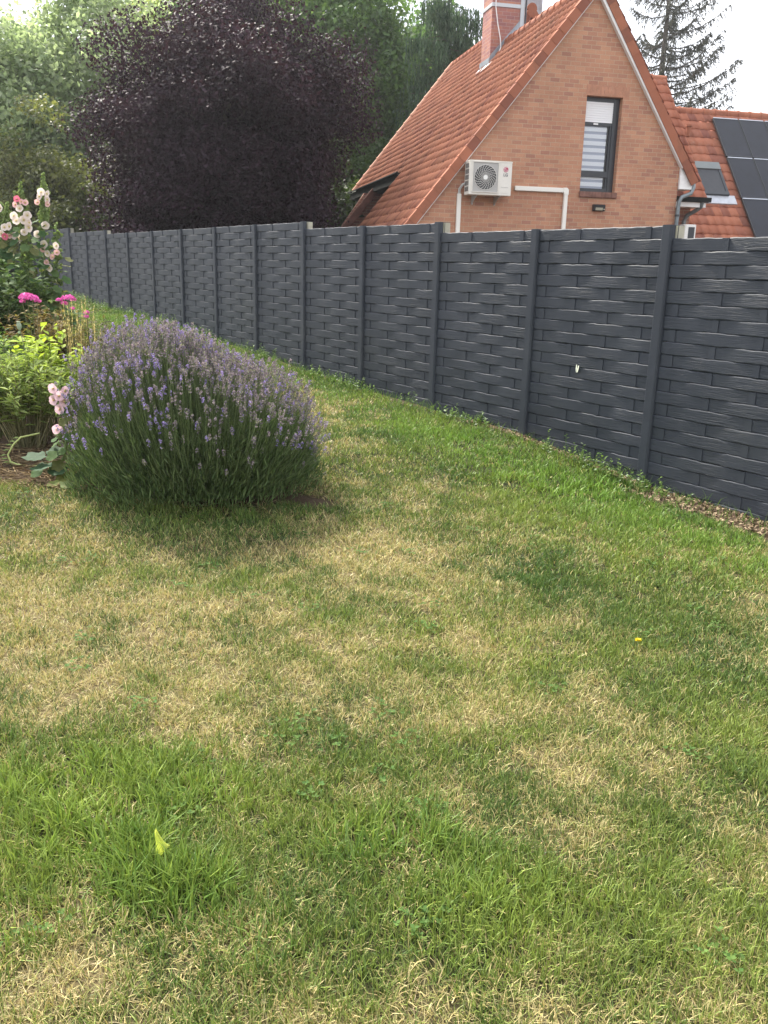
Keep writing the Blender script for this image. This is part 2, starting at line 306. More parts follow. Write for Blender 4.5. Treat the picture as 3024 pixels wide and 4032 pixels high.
def axis(lo, hi, c0, c1, step):
    core = np.arange(c0, c1+step/2, step); o = []; v = c1; d = step
    while v < hi: d *= 1.25; v += d; o.append(min(v, hi))
    p = []; v = c0; d = step
    while v > lo: d *= 1.25; v -= d; p.append(max(v, lo))
    return np.concatenate([p[::-1], core, o])
gx = axis(-400, 400, -9, 4, .09); gy = axis(-60, 900, .5, 14, .09)
X, Y = np.meshgrid(gx, gy); x = X.ravel(); y = Y.ravel(); z = gz(x, y)
sl = np.clip((soil(x, y)-.35)/.4, 0, 1)[:, None]; dr = np.clip(dryness(x, y), 0, 1)[:, None]
cg = np.array([.036, .040, .018]); cdry = np.array([.15, .118, .062]); cs = np.array([.085, .060, .042])
colr = (cg*(1-dr)+cdry*dr)*(1-sl)+cs*sl
nx, ny = len(gx), len(gy); I = np.arange(nx*ny).reshape(ny, nx)
F = np.stack([I[:-1, :-1], I[:-1, 1:], I[1:, 1:], I[1:, :-1]], -1).reshape(-1, 4)
me = rawmesh('ground', np.stack([x, y, z], 1), [F], grid_mat, colr=colr, smooth=True)
tag(link('ground', me), 'garden lawn ground', None, kind='structure')

# pale paving behind the flower bed
pm = mat('path_paving', (.30, .275, .235), .9, bump=(40, .5), vary=.25, vscale=9)
px = np.linspace(-7.4, -3.55, 40); py = np.linspace(7.6, 9.0, 16); X, Y = np.meshgrid(px, py)
Y = Y + .25*np.sin(X*1.1); xx = X.ravel(); yy = Y.ravel(); I = np.arange(xx.size).reshape(16, 40)
F = np.stack([I[:-1, :-1], I[:-1, 1:], I[1:, 1:], I[1:, :-1]], -1).reshape(-1, 4)
tag(link('path', rawmesh('path', np.stack([xx, yy, gz(xx, yy)+.02], 1), [F], pm, smooth=True)), 'pale paved path behind the flower bed', None, kind='structure')

# ------------------------------------------------------------ lawn grass: single blades as real geometry
def blades(px, py, h, lean, wid, c, jit=.10):
    n = len(px); pz = gz(px, py)-.004
    th = rng.random(n)*2*np.pi; ph = rng.random(n)*2*np.pi
    w = np.stack([np.cos(th), np.sin(th), np.zeros(n)], 1)*wid[:, None]*.5
    l = np.stack([np.cos(ph), np.sin(ph), np.zeros(n)], 1)*(lean*h)[:, None]
    return px, py, pz, w, l, h
def blade_mesh(px, py, h, lean, wid, c, ldir=None):
    n = len(px); pz = gz(px, py)-.004
    th = rng.random(n)*2*np.pi; ph = rng.random(n)*2*np.pi if ldir is None else ldir+rng.normal(0, .9, n)
    w = np.stack([np.cos(th), np.sin(th), np.zeros(n)], 1)*wid[:, None]*.5
    l = np.stack([np.cos(ph), np.sin(ph), np.zeros(n)], 1)*(lean*h)[:, None]
    B = np.stack([px, py, pz], 1); upv = np.zeros((n, 3)); zf = np.sqrt(np.clip(1-(lean*.8)**2, .08, 1)); upv[:, 2] = h*zf
    Mid = B + upv*.58 + l*.35; Tip = B + upv*(.98-.25*np.clip(lean-.5, 0, 1))[:, None] + l
    V = np.stack([B-w, B+w, Mid-w*.85, Mid+w*.85, Tip], 1).reshape(-1, 3)
    k = (np.arange(n)*5)[:, None]
    Q = k+np.array([0, 1, 3, 2]); T = k+np.array([2, 3, 4])
    return V, Q, T, np.repeat(c, 5, 0)
def in_lawn(x, y):
    return (df(x, y) < -.07) & (soil(x, y) < .52+.2*rng.random(len(x)))
def grass_band(r0, r1, dens, seed):
    # tuft centres, uniform in the plane, kept by distance from the garden's near corner
    r_ = np.random.default_rng(seed); x0, x1 = -.62*r1-1.2, min(.5*r1+1.2, 5.5); y0, y1 = max(.8, .55*r0-.6), r1
    n = int((x1-x0)*(y1-y0)*dens/6.); x = r_.uniform(x0, x1, n); y = r_.uniform(y0, y1, n); d = np.hypot(x, y)
    k = (d >= r0) & (d < r1) & (np.abs(x) < .58*y+1.1) & in_lawn(x, y)
    return x[k], y[k]
gp = []
bands = [(.8, 2.7, 36000, .82), (2.7, 3.6, 26000, .95), (3.6, 4.8, 18000, 1.15), (4.8, 6.5, 11500, 1.5), (6.5, 9, 6000, 2.1), (9, 13, 3800, 2.7), (13, 19, 2200, 3.4), (19, 27, 1100, 4.6)]
for bi, (r0, r1, dens, ws) in enumerate(bands):
    tx, ty = grass_band(r0, r1, dens, 200+bi)
    td = dryness(tx, ty); lo = np.clip(blob(tx, ty, LONG), 0, 1.2)*np.clip((vnoise(tx, ty, 95, 4.5)-.22)*2.0, .12, 1.15)+.2*np.clip(-td, 0, 1); hue = fbm(tx, ty, 77, 1.7, 3)
    vig = vnoise(tx, ty, 91, 9.0)            # tuft-scale vigour
    thin = rng.random(len(tx)) < np.clip(1.15-.30*np.clip(td, 0, 1.2)*(vig < .5)-.25*(fbm(tx, ty, 401, 14, 2) < .42)-.45*np.clip(lo, 0, 1)-.15*(r0 < 3), .2, 1)
    tx, ty, td, lo, hue, vig = [a[thin] for a in (tx, ty, td, lo, hue, vig)]
    m = 6; n = len(tx)*m
    rep = lambda a: np.repeat(a, m)
    sp = .013*ws**.6
    jx = rng.normal(0, sp, n); jy = rng.normal(0, sp, n)
    x = rep(tx)+jx; y = rep(ty)+jy; d = rep(td); l_ = rep(lo); hu = rep(hue); vg = rep(vig)
    straw = rng.random(n) < np.clip(.25+.62*d+.14*(vg < .35), .14, .90)
    h = np.where(straw, .026+.026*rng.random(n), (.026+.028*rng.random(n))*(.7+.6*vg)) * (1+.85*l_*(~straw)+.25*l_*straw)
    lean = np.clip(np.abs(rng.normal(.55, .35, n))+np.where(straw, .35, 0), .05, 1.3)
    wid = (.0021+.0019*rng.random(n))*(1+.9*l_)*ws**.9
    t = rng.random(n)[:, None]; hu_ = np.clip((hu+rng.normal(0, .16, n)-.25)*1.6, 0, 1)[:, None]
    green = np.array([.075, .135, .034])*(1-hu_)+np.array([.235, .285, .060])*hu_
    strip = np.exp(-((df(x, y)+.75)/.45)**2)[:, None]; green = green*(1-.6*strip)+np.array([.17, .29, .045])*.6*strip
    green = green*(.45+1.1*t)*np.array([.97, 1.0, 1.08]) + np.clip(l_, 0, 1)[:, None]*np.array([.040, .062, .004])
    st = np.array([.40, .32, .14])*(1-t)+np.array([.52, .45, .225])*t
    olive = rng.random(n)[:, None] < .3; st = np.where(olive, np.array([.26, .27, .09])*(.7+.6*t), st)
    st = st*(.68+.75*rng.random(n)[:, None])
    c = np.where(straw[:, None], st, green)
    gp.append(blade_mesh(x, y, h, lean, wid, c, np.arctan2(jy, jx)))
# trodden thatch lying flat near the camera
n = 26000; x = rng.uniform(-3.6, 3.2, n); y = rng.uniform(1.2, 7.5, n); k = (np.abs(x) < .55*y+1) & in_lawn(x, y) & (rng.random(n) < np.clip(.25+.8*dryness(x, y), 0, 1)); x, y = x[k], y[k]; n = len(x)
c = np.array([.43, .34, .19])*(.6+.6*rng.random((n, 1)))
gp.append(blade_mesh(x, y, .03+.05*rng.random(n), 1.2+.2*rng.random(n), .0016+.0014*rng.random(n), c))
off = 0; VV = []; QQ = []; TT = []; CC = []
for V, Q, T, c in gp:
    VV.append(V); QQ.append(Q+off); TT.append(T+off); CC.append(c); off += len(V)
grass_mat = leafmat('grass_blade', .16, .5, .3, tint=(1, .95, 1.2), tgain=1.0)
me = rawmesh('grass', np.concatenate(VV), [np.concatenate(QQ), np.concatenate(TT)], grass_mat, colr=np.concatenate(CC))
tag(link('grass', me), 'mown lawn with straw-coloured dry patches and longer green tufts', 'grass', kind='stuff')
print('blades', off//5)

# ------------------------------------------------------------ leaf builders (numpy)
def norm(a): return a/np.maximum(np.linalg.norm(a, axis=1, keepdims=True), 1e-9)
def leafcards(P, N, size, c, aspect=.5, fold=.18, droop=0, D=None):
    """folded four-corner leaves: P centre, N facing, size length"""
    n = len(P); r = rng.normal(size=(n, 3)); T = norm(np.cross(N, r)) if D is None else norm(D)
    if droop: T[:, 2] -= droop; T = norm(T)
    S = norm(np.cross(T, N)); N2 = np.cross(S, T); s = size[:, None]
    V = np.stack([P-T*s*.5, P+S*s*aspect*.5+N2*s*fold*.5-T*s*.05, P+T*s*.5, P-S*s*aspect*.5+N2*s*fold*.5-T*s*.05], 1).reshape(-1, 3)
    k = (np.arange(n)*4)[:, None]
    return V, np.concatenate([k+np.array([0, 1, 2]), k+np.array([0, 2, 3])]), np.repeat(c, 4, 0)
def joinparts(parts):
    off = 0; V = []; F = []; C = []
    for v, f, c in parts: V.append(v); F.append(f+off); C.append(c); off += len(v)
    return np.concatenate(V), np.concatenate(F), np.concatenate(C)
def tubes(paths, rad, c, sides=3):
    """paths (n,k,3), rad (n,k) -> triangles-ish quads split"""
    n, k, _ = paths.shape; d = norm((paths[:, -1]-paths[:, 0])); a = norm(np.cross(d, rng.normal(size=(n, 3)))); b = np.cross(d, a)
    ang = np.arange(sides)*2*np.pi/sides
    ring = a[:, None, :]*np.cos(ang)[None, :, None]+b[:, None, :]*np.sin(ang)[None, :, None]
    V = paths[:, :, None, :]+ring[:, None]*rad[:, :, None, None]
    V = V.reshape(-1, 3); F = []
    base = (np.arange(n)*k*sides)[:, None]
    for i in range(k-1):
        for j in range(sides):
            q = np.array([i*sides+j, i*sides+(j+1) % sides, (i+1)*sides+(j+1) % sides, (i+1)*sides+j])
            F.append(base+q[[0, 1, 2]]); F.append(base+q[[0, 2, 3]])
    return V, np.concatenate(F), np.repeat(c, k*sides, 0)
def mk(name, parts, m, parent=None, smooth=False, loc=None):
    V, F, C = joinparts(parts)
    return link(name, rawmesh(name, V, [F], m, colr=C, smooth=smooth), parent, loc)
def colors(n, a, b, var=.25):
    t = rng.random((n, 1)); c = np.array(a)*(1-t)+np.array(b)*t
    return c*(1-var+2*var*rng.random((n, 1)))

# ------------------------------------------------------------ fence
M_fp = concrete_fence_mat('fence_board_paint', True); M_fs = concrete_fence_mat('fence_post_paint', False)
M_raw = mat('bare_concrete', (.42, .40, .31), .9, bump=(60, .4), vary=.2)
FANG = math.atan2(-FD[1], -FD[0])          # local +x runs towards the near end
fence = empty('concrete_fence', (P0[0], P0[1], -.1), FANG, 'long dark grey concrete fence of basket-weave panels and posts stepping up the slope', 'fence')
TOP = {'a': 1.988, 'b': 2.089, 'c': 2.178, 'd': 2.254, 'e': 2.366, 'z': 1.895}
ROW = .0955; NR = 22; PER = BAY*.515; A_ = .0056
def weave(name):
    xs = np.linspace(.03, BAY-.03, 73); V = []; F = []; uv = []; mb = MB()
    for r in range(NR):
        u0 = BAY*(.355 if r % 2 == 0 else .10)
        prof = -A_*np.cos(2*np.pi*(xs-u0)/PER)            # deep (-) where a slat crosses over it
        gap = .0045 if r in (3, 10, 17) else .0012
        z1 = -r*ROW-gap+.001; z0 = -(r+1)*ROW+.001; b = len(V); bulge = .0025*np.cos(2*np.pi*(xs-u0)/PER)
        jit = .0016*np.sin(xs*23+r*2.1)+.001*np.sin(xs*57+r)
        for i, xx in enumerate(xs):
            yf = -prof[i]-.018
            V += [(xx, .02, z0-jit[i]), (xx, yf+.004, z0-jit[i]), (xx, yf, z0+.006-jit[i]), (xx, yf, z1-.006+jit[i]), (xx, yf+.004, z1+jit[i]), (xx, .02, z1+jit[i])]
        m_ = 6
        for i in range(len(xs)-1):
            for j in range(5): F.append((b+i*m_+j, b+(i+1)*m_+j, b+(i+1)*m_+j+1, b+i*m_+j+1))
        k = u0 - PER*2
        while k < BAY:
            if .05 < k+.02 and k < BAY-.05:
                f = A_-.018-.0070                        # slat face, proud of the deep board
                mb.box(max(k-.036, .035), min(k+.020, BAY-.03), f, f+.02, z0+.004, z1-.003)
            k += PER
    nslat = len(F); b = len(V); V += list(map(tuple, mb.v)); F += [tuple(b+i for i in f) for f in mb.f]
    b = len(V); V += [(.02, .05, -NR*ROW), (BAY-.02, .05, -NR*ROW), (BAY-.02, .05, -.004), (.02, .05, -.004), (.02, .019, -NR*ROW), (BAY-.02, .019, -NR*ROW), (BAY-.02, .019, -.004), (.02, .019, -.004)]
    F += [(b, b+3, b+2, b+1), (b+4, b+5, b+6, b+7), (b+3, b+7, b+6, b+2), (b, b+4, b+7, b+3), (b+1, b+2, b+6, b+5)]
    me = bpy.data.meshes.new(name); me.from_pydata(V, [], [tuple(f) for f in F]); me.materials.append(M_fp); me.materials.append(M_fs)
    for p in me.polygons[nslat:nslat+len(mb.f)]: p.material_index = 1
    import bmesh
    bm = bmesh.new(); bm.from_mesh(me); bmesh.ops.recalc_face_normals(bm, faces=bm.faces); bm.to_mesh(me); bm.free()
    return me
wm = weave('panel')
grp = lambda i: 'z' if i < 0 else 'a' if i < 2 else 'b' if i < 4 else 'c' if i < 10 else 'd' if i < 12 else 'e'
for i in range(-4, 17):                                # bay i lies between post i and i+1
    o = link('panel', wm, fence); jr = random.Random(i+50); o.location = (-(i+1)*BAY, jr.uniform(-.003, .003), TOP[grp(i)]+.1+jr.uniform(-.004, .001)); o.rotation_euler = (jr.uniform(-.002, .002), 0, jr.uniform(-.002, .002))
def post(i):
    top = TOP[grp(i)]+.1+.004; step = grp(i) != grp(i-1); low = TOP[grp(i-1)]+.1
    zb = float(np.interp(i, range(13), PROF))-.2
    b = MB(); b.m = 0
    w = .048; b.prism([(-w, .0), (-w, -.040), (-w+.012, -.052), (w-.012, -.052), (w, -.040), (w, .0)], 'z', zb, top)
    b.m = 1 if step else 0; b.prism([(-w, .001), (w+.022 if step else w, .001), (w+.022 if step else w, .075), (-w, .075)], 'z', zb, top-.002)
    return b.build('post', [M_fs, M_raw], fence, loc=(-i*BAY, 0, 0), bevel=.004)
for i in range(-3, 18): post(i)

# butterfly resting on the fence
bmf = mat('butterfly_wing', (.85, .88, .72), .7)
def mesh_poly(name, pts, m, th=.002, parent=None):
    b = MB(); b.prism(pts, 'y', 0, th); return b.build(name, m, parent)
bf = empty('butterfly', (1.640, 7.586, .8247), FANG, 'small cream white butterfly with raised wings against the dark fence', 'butterfly')
k = mesh_poly('wing', [(0, -.022), (-.009, -.02), (-.014, .0), (-.012, .026), (-.006, .03), (-.001, .016), (.002, -.002)], bmf, .001, bf)
k = mesh_poly('wing', [(0, -.022), (.003, -.002), (.012, .018), (.022, .028), (.026, .02), (.018, -.004), (.009, -.018)], bmf, .001, bf); k.rotation_euler = (0, 0, R(-25))
b = MB(); b.tube([(0, .0, -.021), (.001, .0, -.005), (.002, .0, .006)], [.0012, .0018, .001], 6); b.build('body', mat('butterfly_body', (.12, .12, .1), .8), bf)

bf.scale = (1.35,)*3
# ------------------------------------------------------------ brick house (local u = along the gable, v = depth, z up)
HO = (2.00627, 18.09309, 0); HA = R(13)
HOV = Vector(HO); HU = Vector((math.cos(HA), math.sin(HA), 0)); HV = Vector((-math.sin(HA), math.cos(HA), 0))
def HW(u, v, z): return HOV+HU*u+HV*v+Vector((0, 0, z))
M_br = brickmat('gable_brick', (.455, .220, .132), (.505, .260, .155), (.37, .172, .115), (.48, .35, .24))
M_br2 = brickmat('brick_painted_shade', (.33, .155, .105), (.39, .19, .13), (.22, .10, .08), (.40, .33, .25))  # darker copy of the gable brick, shade put into the colour
M_tile = tilemat('roof_tile_ribbed', (.345, .140, .084), (.42, .182, .110), (.25, .100, .070), .42)
M_tile2 = tilemat('roof_tile_scalloped', (.345, .128, .078), (.43, .168, .100), (.24, .092, .066), .38)
M_verge = tilemat('verge_tile', (.30, .110, .065), (.37, .140, .080), (.23, .085, .055), .5)
M_whitetrim = mat('white_trim', (.78, .77, .75), .5, vary=.06)
M_dark = mat('dark_window_frame', (.028, .032, .038), .35)
M_zinc = mat('zinc', (.20, .23, .24), .45, metal=.5, vary=.3, vscale=4)
M_lead = mat('lead_flashing', (.30, .33, .37), .55, metal=.3, vary=.25, vscale=5)
M_fascia = mat('fascia_dark', (.022, .024, .023), .9, spec=.08, vary=.3)
M_glass = mat('window_glass', (.05, .06, .07), .05, spec=.9)

house = empty('brick_house', HO, HA, 'orange brick house with a steep red tiled roof and a tall gable window', 'house')
SL, SR = 1.252, 1.445                               # slopes of the two roof sides
zl = lambda u: 5.57+SL*(u-.7)                       # outer tile face, left slope
# gable wall around the window opening
def wallpiece(b, pts, y0=0, y1=.28): b.prism(pts, 'y', y0, y1)
wl = lambda u: 4.444+1.252*u; wr = lambda u: 9.336-1.417*u
b = MB(); UL, UR, WB, WT = 1.79, 2.555, 3.21, 4.97
wallpiece(b, [(-2.9, .2), (UL, .2), (UL, wl(UL)), (-2.9, wl(-2.9))])
wallpiece(b, [(UL, .2), (UR, .2), (UR, WB), (UL, WB)])
wallpiece(b, [(UL, WT), (UR, WT), (UR, wr(UR)), (1.833, 6.74), (UL, wl(UL))])
wallpiece(b, [(UR, .2), (3.945, .2), (3.945, wr(3.945)), (UR, wr(UR))])
b.build('wall', M_br, house)
# brick soldier lintel band over the opening
b = MB(); rr = random.Random(3); x = UL-.02
while x < UR+.1:
    b.box(x, x+.066, -.004, .05, WT+.002, WT+.195); x += .0765
b.build('lintel_bricks', mat('lintel_brick', (.43, .208, .13), .85, vary=.22, vscale=7), house)
# side, back and recessed walls
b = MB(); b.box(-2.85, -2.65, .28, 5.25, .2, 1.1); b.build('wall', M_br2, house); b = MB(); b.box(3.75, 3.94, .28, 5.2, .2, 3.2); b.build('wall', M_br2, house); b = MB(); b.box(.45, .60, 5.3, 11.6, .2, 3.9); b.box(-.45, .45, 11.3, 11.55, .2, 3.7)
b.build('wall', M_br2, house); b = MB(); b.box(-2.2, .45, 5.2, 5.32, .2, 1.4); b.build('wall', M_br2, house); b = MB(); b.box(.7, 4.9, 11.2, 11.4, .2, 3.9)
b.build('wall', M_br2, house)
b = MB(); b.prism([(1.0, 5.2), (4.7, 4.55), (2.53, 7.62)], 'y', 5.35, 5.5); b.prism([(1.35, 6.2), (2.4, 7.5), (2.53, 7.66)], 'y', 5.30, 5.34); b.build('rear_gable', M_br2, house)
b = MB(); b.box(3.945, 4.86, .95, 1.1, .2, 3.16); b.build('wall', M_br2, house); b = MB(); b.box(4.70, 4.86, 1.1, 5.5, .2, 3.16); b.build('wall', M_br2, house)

def tiled(name, org, U, T, w, l, prof, lip, m, parent, e=.247, tp=.25, scal=0, du=.025, thick=.05, lo0=.35, hi1=1., mid1=.55):
    """a slope of overlapping tiles: org bottom-left corner, U along the eaves, T up the slope"""
    org, U, T = Vector(org), Vector(U).normalized(), Vector(T).normalized(); N = U.cross(T).normalized()
    if N.z < 0: N = -N
    us = np.arange(0, w+du/2, du); us = us*(w/us[-1]); k = len(us); ph = us/tp
    p = prof(ph); nc = int(math.ceil(l/e)); V = []; uv = []; F = []
    for i in range(nc):
        t0 = i*e; t1 = min((i+1)*e, l); wob = .006*np.sin(us*1.9+i*.7)+.003*np.sin(us*7+i)
        cell = np.floor(ph); r_ = np.random.default_rng(i+17); tj = r_.normal(0, .0025, int(cell.max())+2)[cell.astype(int)]
        lo = scal*(.5+.5*np.cos(2*np.pi*ph))
        for (t, h) in ((t0-.012-lo, p*lo0), (t0-.012-lo, p*hi1+lip+tj), (t1+.004, p*mid1+tj)):
            A = np.array(org)[None]+np.outer(us, U)+np.outer(np.broadcast_to(t, us.shape), T)+np.outer(h+wob+thick, N)
            V.append(A); uv.append(np.stack([ph+.0001, np.full(k, i+.5)+(0 if not isinstance(t, np.ndarray) else 0)], 1))
        bse = i*3*k; a = bse+np.arange(k-1)
        F.append(np.stack([a, a+1, a+k+1, a+k], 1)); F.append(np.stack([a+k, a+k+1, a+2*k+1, a+2*k], 1))
    V = np.concatenate(V); uv = np.concatenate(uv); F = np.concatenate(F)
    # solid underside
    o = len(V); C = [org-N*.06, org+U*w-N*.06, org+U*w+T*l-N*.06, org+T*l-N*.06, org+N*thick*.9, org+U*w+N*thick*.9, org+U*w+T*l+N*thick*.9, org+T*l+N*thick*.9]
    V = np.concatenate([V, np.array([list(c) for c in C])]); uv = np.concatenate([uv, np.zeros((8, 2))])
    F = np.concatenate([F, np.array([(0, 3, 2, 1), (4, 5, 6, 7), (0, 1, 5, 4), (1, 2, 6, 5), (2, 3, 7, 6), (3, 0, 4, 7)])+o])
    return link(name, rawmesh(name, V, [F], m, uv=uv), parent)
def pA(ph):
    f = ph % 1.0; return np.exp(-((f-.5)/.13)**2)*.036+np.exp(-((f-.10)/.05)**2)*.012
def pB(ph):
    f = ph % 1.0; return .007*np.cos(2*np.pi*f)+.020*np.exp(-((f-.90)/.06)**2)
# normal offset: the computed slope line is the outer face of the tiles
TL = Vector((1, 0, SL)).normalized(); NLv = Vector((-SL, 0, 1)).normalized()
def onl(u, v): return Vector((u, v, zl(u)))-NLv*.075
roof_l = tiled('roof', onl(-2.9, 5.38), (0, -1, 0), TL, 5.45, (1.87+2.9)*math.sqrt(1+SL*SL), pA, .005, M_tile, house, du=.0125, tp=.205, lo0=.25, hi1=1.4, mid1=.9)
far_l = tiled('roof', onl(-.60, 11.85), (0, -1, 0), TL, 6.47, (2.56+.60)*math.sqrt(1+SL*SL), pA, .005, M_tile, house, du=.0125, tp=.205, lo0=.25, hi1=1.4, mid1=.9)
# right slopes (seen only edge-on)
TR = Vector((-1, 0, SR)).normalized()
tiled('roof', (4.33, -.06, 3.47), (0, 1, 0), TR, 5.4, (4.33-1.87)*math.sqrt(1+SR*SR), pB, .020, M_tile2, house, du=.08)
tiled('roof', (5.0, 5.32, 4.37), (0, 1, 0), TR, 6.5, (5.0-2.56)*math.sqrt(1+SR*SR), pB, .020, M_tile2, house, du=.08)

def verge(b, P0_, P1_, side, n, m0=0, w=.22, drop=.150):
    """overlapping verge tiles from bottom P0_ to top P1_, facing -v"""
    P0_, P1_ = Vector(P0_), Vector(P1_); d = (P1_-P0_)/n; dn = d.normalized(); nn = Vector((-dn.z, 0, dn.x)); nn = nn if nn.z > 0 else -nn
    for i in range(n):
        a = P0_+d*i-dn*.014; c = P0_+d*(i+1)+dn*.012; k = .012
        A0, A1 = a+nn*(.012+k), c+nn*.012
        V = []
        for (q, kk) in ((a, k), (c, 0)):
            V += [q+nn*(.014+kk)+Vector((0, w-.12, 0)), q+nn*(.014+kk)+Vector((0, -.028-kk*.6, 0)), q-nn*drop+Vector((0, -.028-kk*.6, 0)), q-nn*drop+Vector((0, .0-kk*.3, 0)), q-nn*(.012)+Vector((0, .0, 0)), q-nn*.012+Vector((0, w-.12, 0))]
        F = [(j, (j+1) % 6, 6+(j+1) % 6, 6+j) for j in range(6)]+[tuple(range(6))[::-1], tuple(range(6, 12))]
        b.add(V, F)
b = MB(); verge(b, (-2.95, -.075, zl(-2.95)), (1.87, -.075, zl(1.87)), -1, 31); verge(b, (4.31, -.075, 7.03-SR*(4.31-1.87)), (1.87, -.075, 7.03), 1, 17)
o = b.build('verge_tiles', M_verge, house)
b = MB(); verge(b, (5.0, 5.26, 7.9-SR*2.44), (2.56, 5.26, 7.9), 1, 16, w=.3); verge(b, (1.87, 5.26, 7.0), (2.56, 5.26, 7.9), 1, 5, w=.3)
b.build('verge_tiles', M_verge, house)
# uv for verge tiles: one cell per tile
for o in house.children:
    if o.name.startswith('verge_tiles'):
        l = o.data.uv_layers[0]
        for p in o.data.polygons:
            for li in p.loop_indices: l.data[li].uv = (p.center.x/.16+.5, .5)
# far verge: round tiles with knobs
b = MB(); n = 15
for i in range(n):
    a = onl(-.62, 11.93)+TL*(i*(5.15/n)); c = onl(-.62, 11.93)+TL*((i+1)*(5.15/n)); a += NLv*.08; c += NLv*.08
    b.tube([a-TL*.03, a+TL*.04, c], [.085, .07, .06], 8)
b.build('verge_tiles', mat('far_verge_tile', (.50, .26, .17), .8, vary=.3, vscale=5), house, smooth=True)
# low cheek of the far eave: dark verge tiles along a small brick wall
b = MB(); A0 = onl(-2.9, 8.42)
for i in range(13):
    a = A0+TL*(i*.28); c = a+TL*.29; k = .01
    b.add([a+NLv*.06, a+NLv*.05+Vector((0, .16, 0)), a-NLv*.13+Vector((0, .16, 0)), a-NLv*.13, c+NLv*(.06-k), c+NLv*(.05-k)+Vector((0, .16, 0)), c-NLv*.13+Vector((0, .16, 0)), c-NLv*.13], [(0, 1, 2, 3), (4, 7, 6, 5), (0, 4, 5, 1), (1, 5, 6, 2), (2, 6, 7, 3), (3, 7, 4, 0)])
b.build('verge_tiles', mat('dark_verge', (.16, .065, .045), .85, vary=.3, vscale=6), house)
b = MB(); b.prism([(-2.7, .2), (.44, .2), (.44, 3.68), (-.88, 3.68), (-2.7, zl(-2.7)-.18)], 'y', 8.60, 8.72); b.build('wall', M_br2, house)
# ridge tiles
def ridge(b, A, B_, n, r=.11):
    A, B_ = Vector(A), Vector(B_); d = (B_-A)/n; dn = d.normalized()
    for i in range(n):
        a = A+d*i; c = A+d*(i+1)+dn*.03
        b.tube([a, a+dn*.05, a+dn*.055, c], [r*1.14, r*1.14, r, r*.96], 12)
b = MB(); ridge(b, (1.87, -.10, 6.97), (1.87, 5.3, 6.97), 16); b.build('ridge_tiles', M_verge, house, smooth=True); b = MB(); ridge(b, (2.56, 5.25, 7.84), (2.56, 11.9, 7.84), 19); b.build('ridge_tiles', M_verge, house, smooth=True)
# white trim under the verge, white soffit boxes at the feet
b = MB()
def strip(b, P, Q, w, y0, y1):
    P, Q = Vector(P), Vector(Q); d = (Q-P).normalized(); nn = Vector((-d.z, 0, d.x)); nn = nn if nn.z > 0 else -nn
    b.prism([(P.x, P.z), (Q.x, Q.z), (Q.x+nn.x*w, Q.z+nn.z*w), (P.x+nn.x*w, P.z+nn.z*w)], 'y', y0, y1)
strip(b, (-1.56, 0, wl(-1.56)-.015), (1.80, 0, wl(1.80)-.015), .05, -.088, -.001); strip(b, (3.95, 0, wr(3.95)-.01), (1.87, 0, wr(1.87)-.01), .05, -.089, -.001)
b.build('white_edge_strip', M_whitetrim, house)
b = MB()
b.prism([(3.95, 3.36), (4.24, 3.36), (4.24, 3.44), (3.965, wr(3.965)+.03), (3.95, wr(3.95)+.02)], 'y', -.05, .3); b.box(3.948, 4.26, -.06, .32, 3.335, 3.362)
b.box(3.95+.145, 3.95+.15, -.054, -.049, 3.37, 3.57)
b.build('white_boxing', M_whitetrim, house)
b = MB(); b.prism([(-1.56, 2.51), (-1.75, 2.27), (-2.2, 1.7), (-1.56, 1.7)], 'y', -.05, .02)
b.build('white_boxing', M_whitetrim, house)
# left eave: fascia of the short far slope
b = MB(); b.prism([(-.66, 3.93), (-.66, 3.72), (-.58, 3.70), (.40, 3.72), (.40, 3.80), (-.56, 3.80), (-.56, 3.97)], 'y', 5.45, 12.0)
b.build('fascia', M_fascia, house)
b = MB(); b.tube([(-.68, 5.45, 3.945), (-.68, 12.15, 3.945)], .035, 8); b.build('gutter', M_fascia, house)
# recess window under that eave
wnd = MB().box(.42, .449, 7.3, 8.9, 2.6, 3.6).build('window', M_glass, house)
b = MB(); b.box(.40, .448, 7.2, 7.3, 2.5, 3.7); b.box(.40, .448, 8.9, 9.0, 2.5, 3.7); b.box(.40, .448, 7.3, 8.9, 3.6, 3.7); b.build('frame', M_whitetrim, wnd)

# gable window
win = empty('window', (0, 0, 0)); win.parent = house
Yf = .13
b = MB()
b.box(UL+.0, UL+.035, Yf, Yf+.07, WB, WT); b.box(UR-.125, UR-.002, Yf-.01, Yf+.07, WB, WT); b.box(UL+.035, UR-.125, Yf, Yf+.07, WT-.085, WT-.001)
b.box(UL+.035, UR-.125, Yf, Yf+.07, 4.455, 4.515); b.box(UL+.035, UR-.125, Yf-.005, Yf+.07, 3.50, 3.615); b.box(UL+.035, UR-.125, Yf-.003, Yf+.07, WB+.001, WB+.075)
b.box(UR-.165, UR-.125, Yf+.01, Yf+.06, 3.615, 4.455); b.box(UR-.165, UR-.125, Yf+.01, Yf+.06, WB+.075, 3.50)
b.build('frame', M_dark, win, bevel=.003)
b = MB(); z = 4.515
while z < WT-.10: b.prism([(Yf+.005, z), (Yf+.016, z+.004), (Yf+.016, z+.041), (Yf+.003, z+.034), (Yf+.003, z+.008)], 'x', UL+.035, UR-.125); z += .042
b.box(UL+.03, UR-.125, Yf+.018, Yf+.03, 4.515, WT-.085); b.build('roller_shutter', mat('shutter_white', (.88, .88, .89), .4), win)
b = MB(); b.box(UL+.24, UL+.34, Yf-.004, Yf+.001, 4.470, 4.500); b.build('shutter_catch', M_whitetrim, win)
b = MB(); b.box(UL+.03, UR-.155, Yf+.030, Yf+.036, 3.26, 4.47)
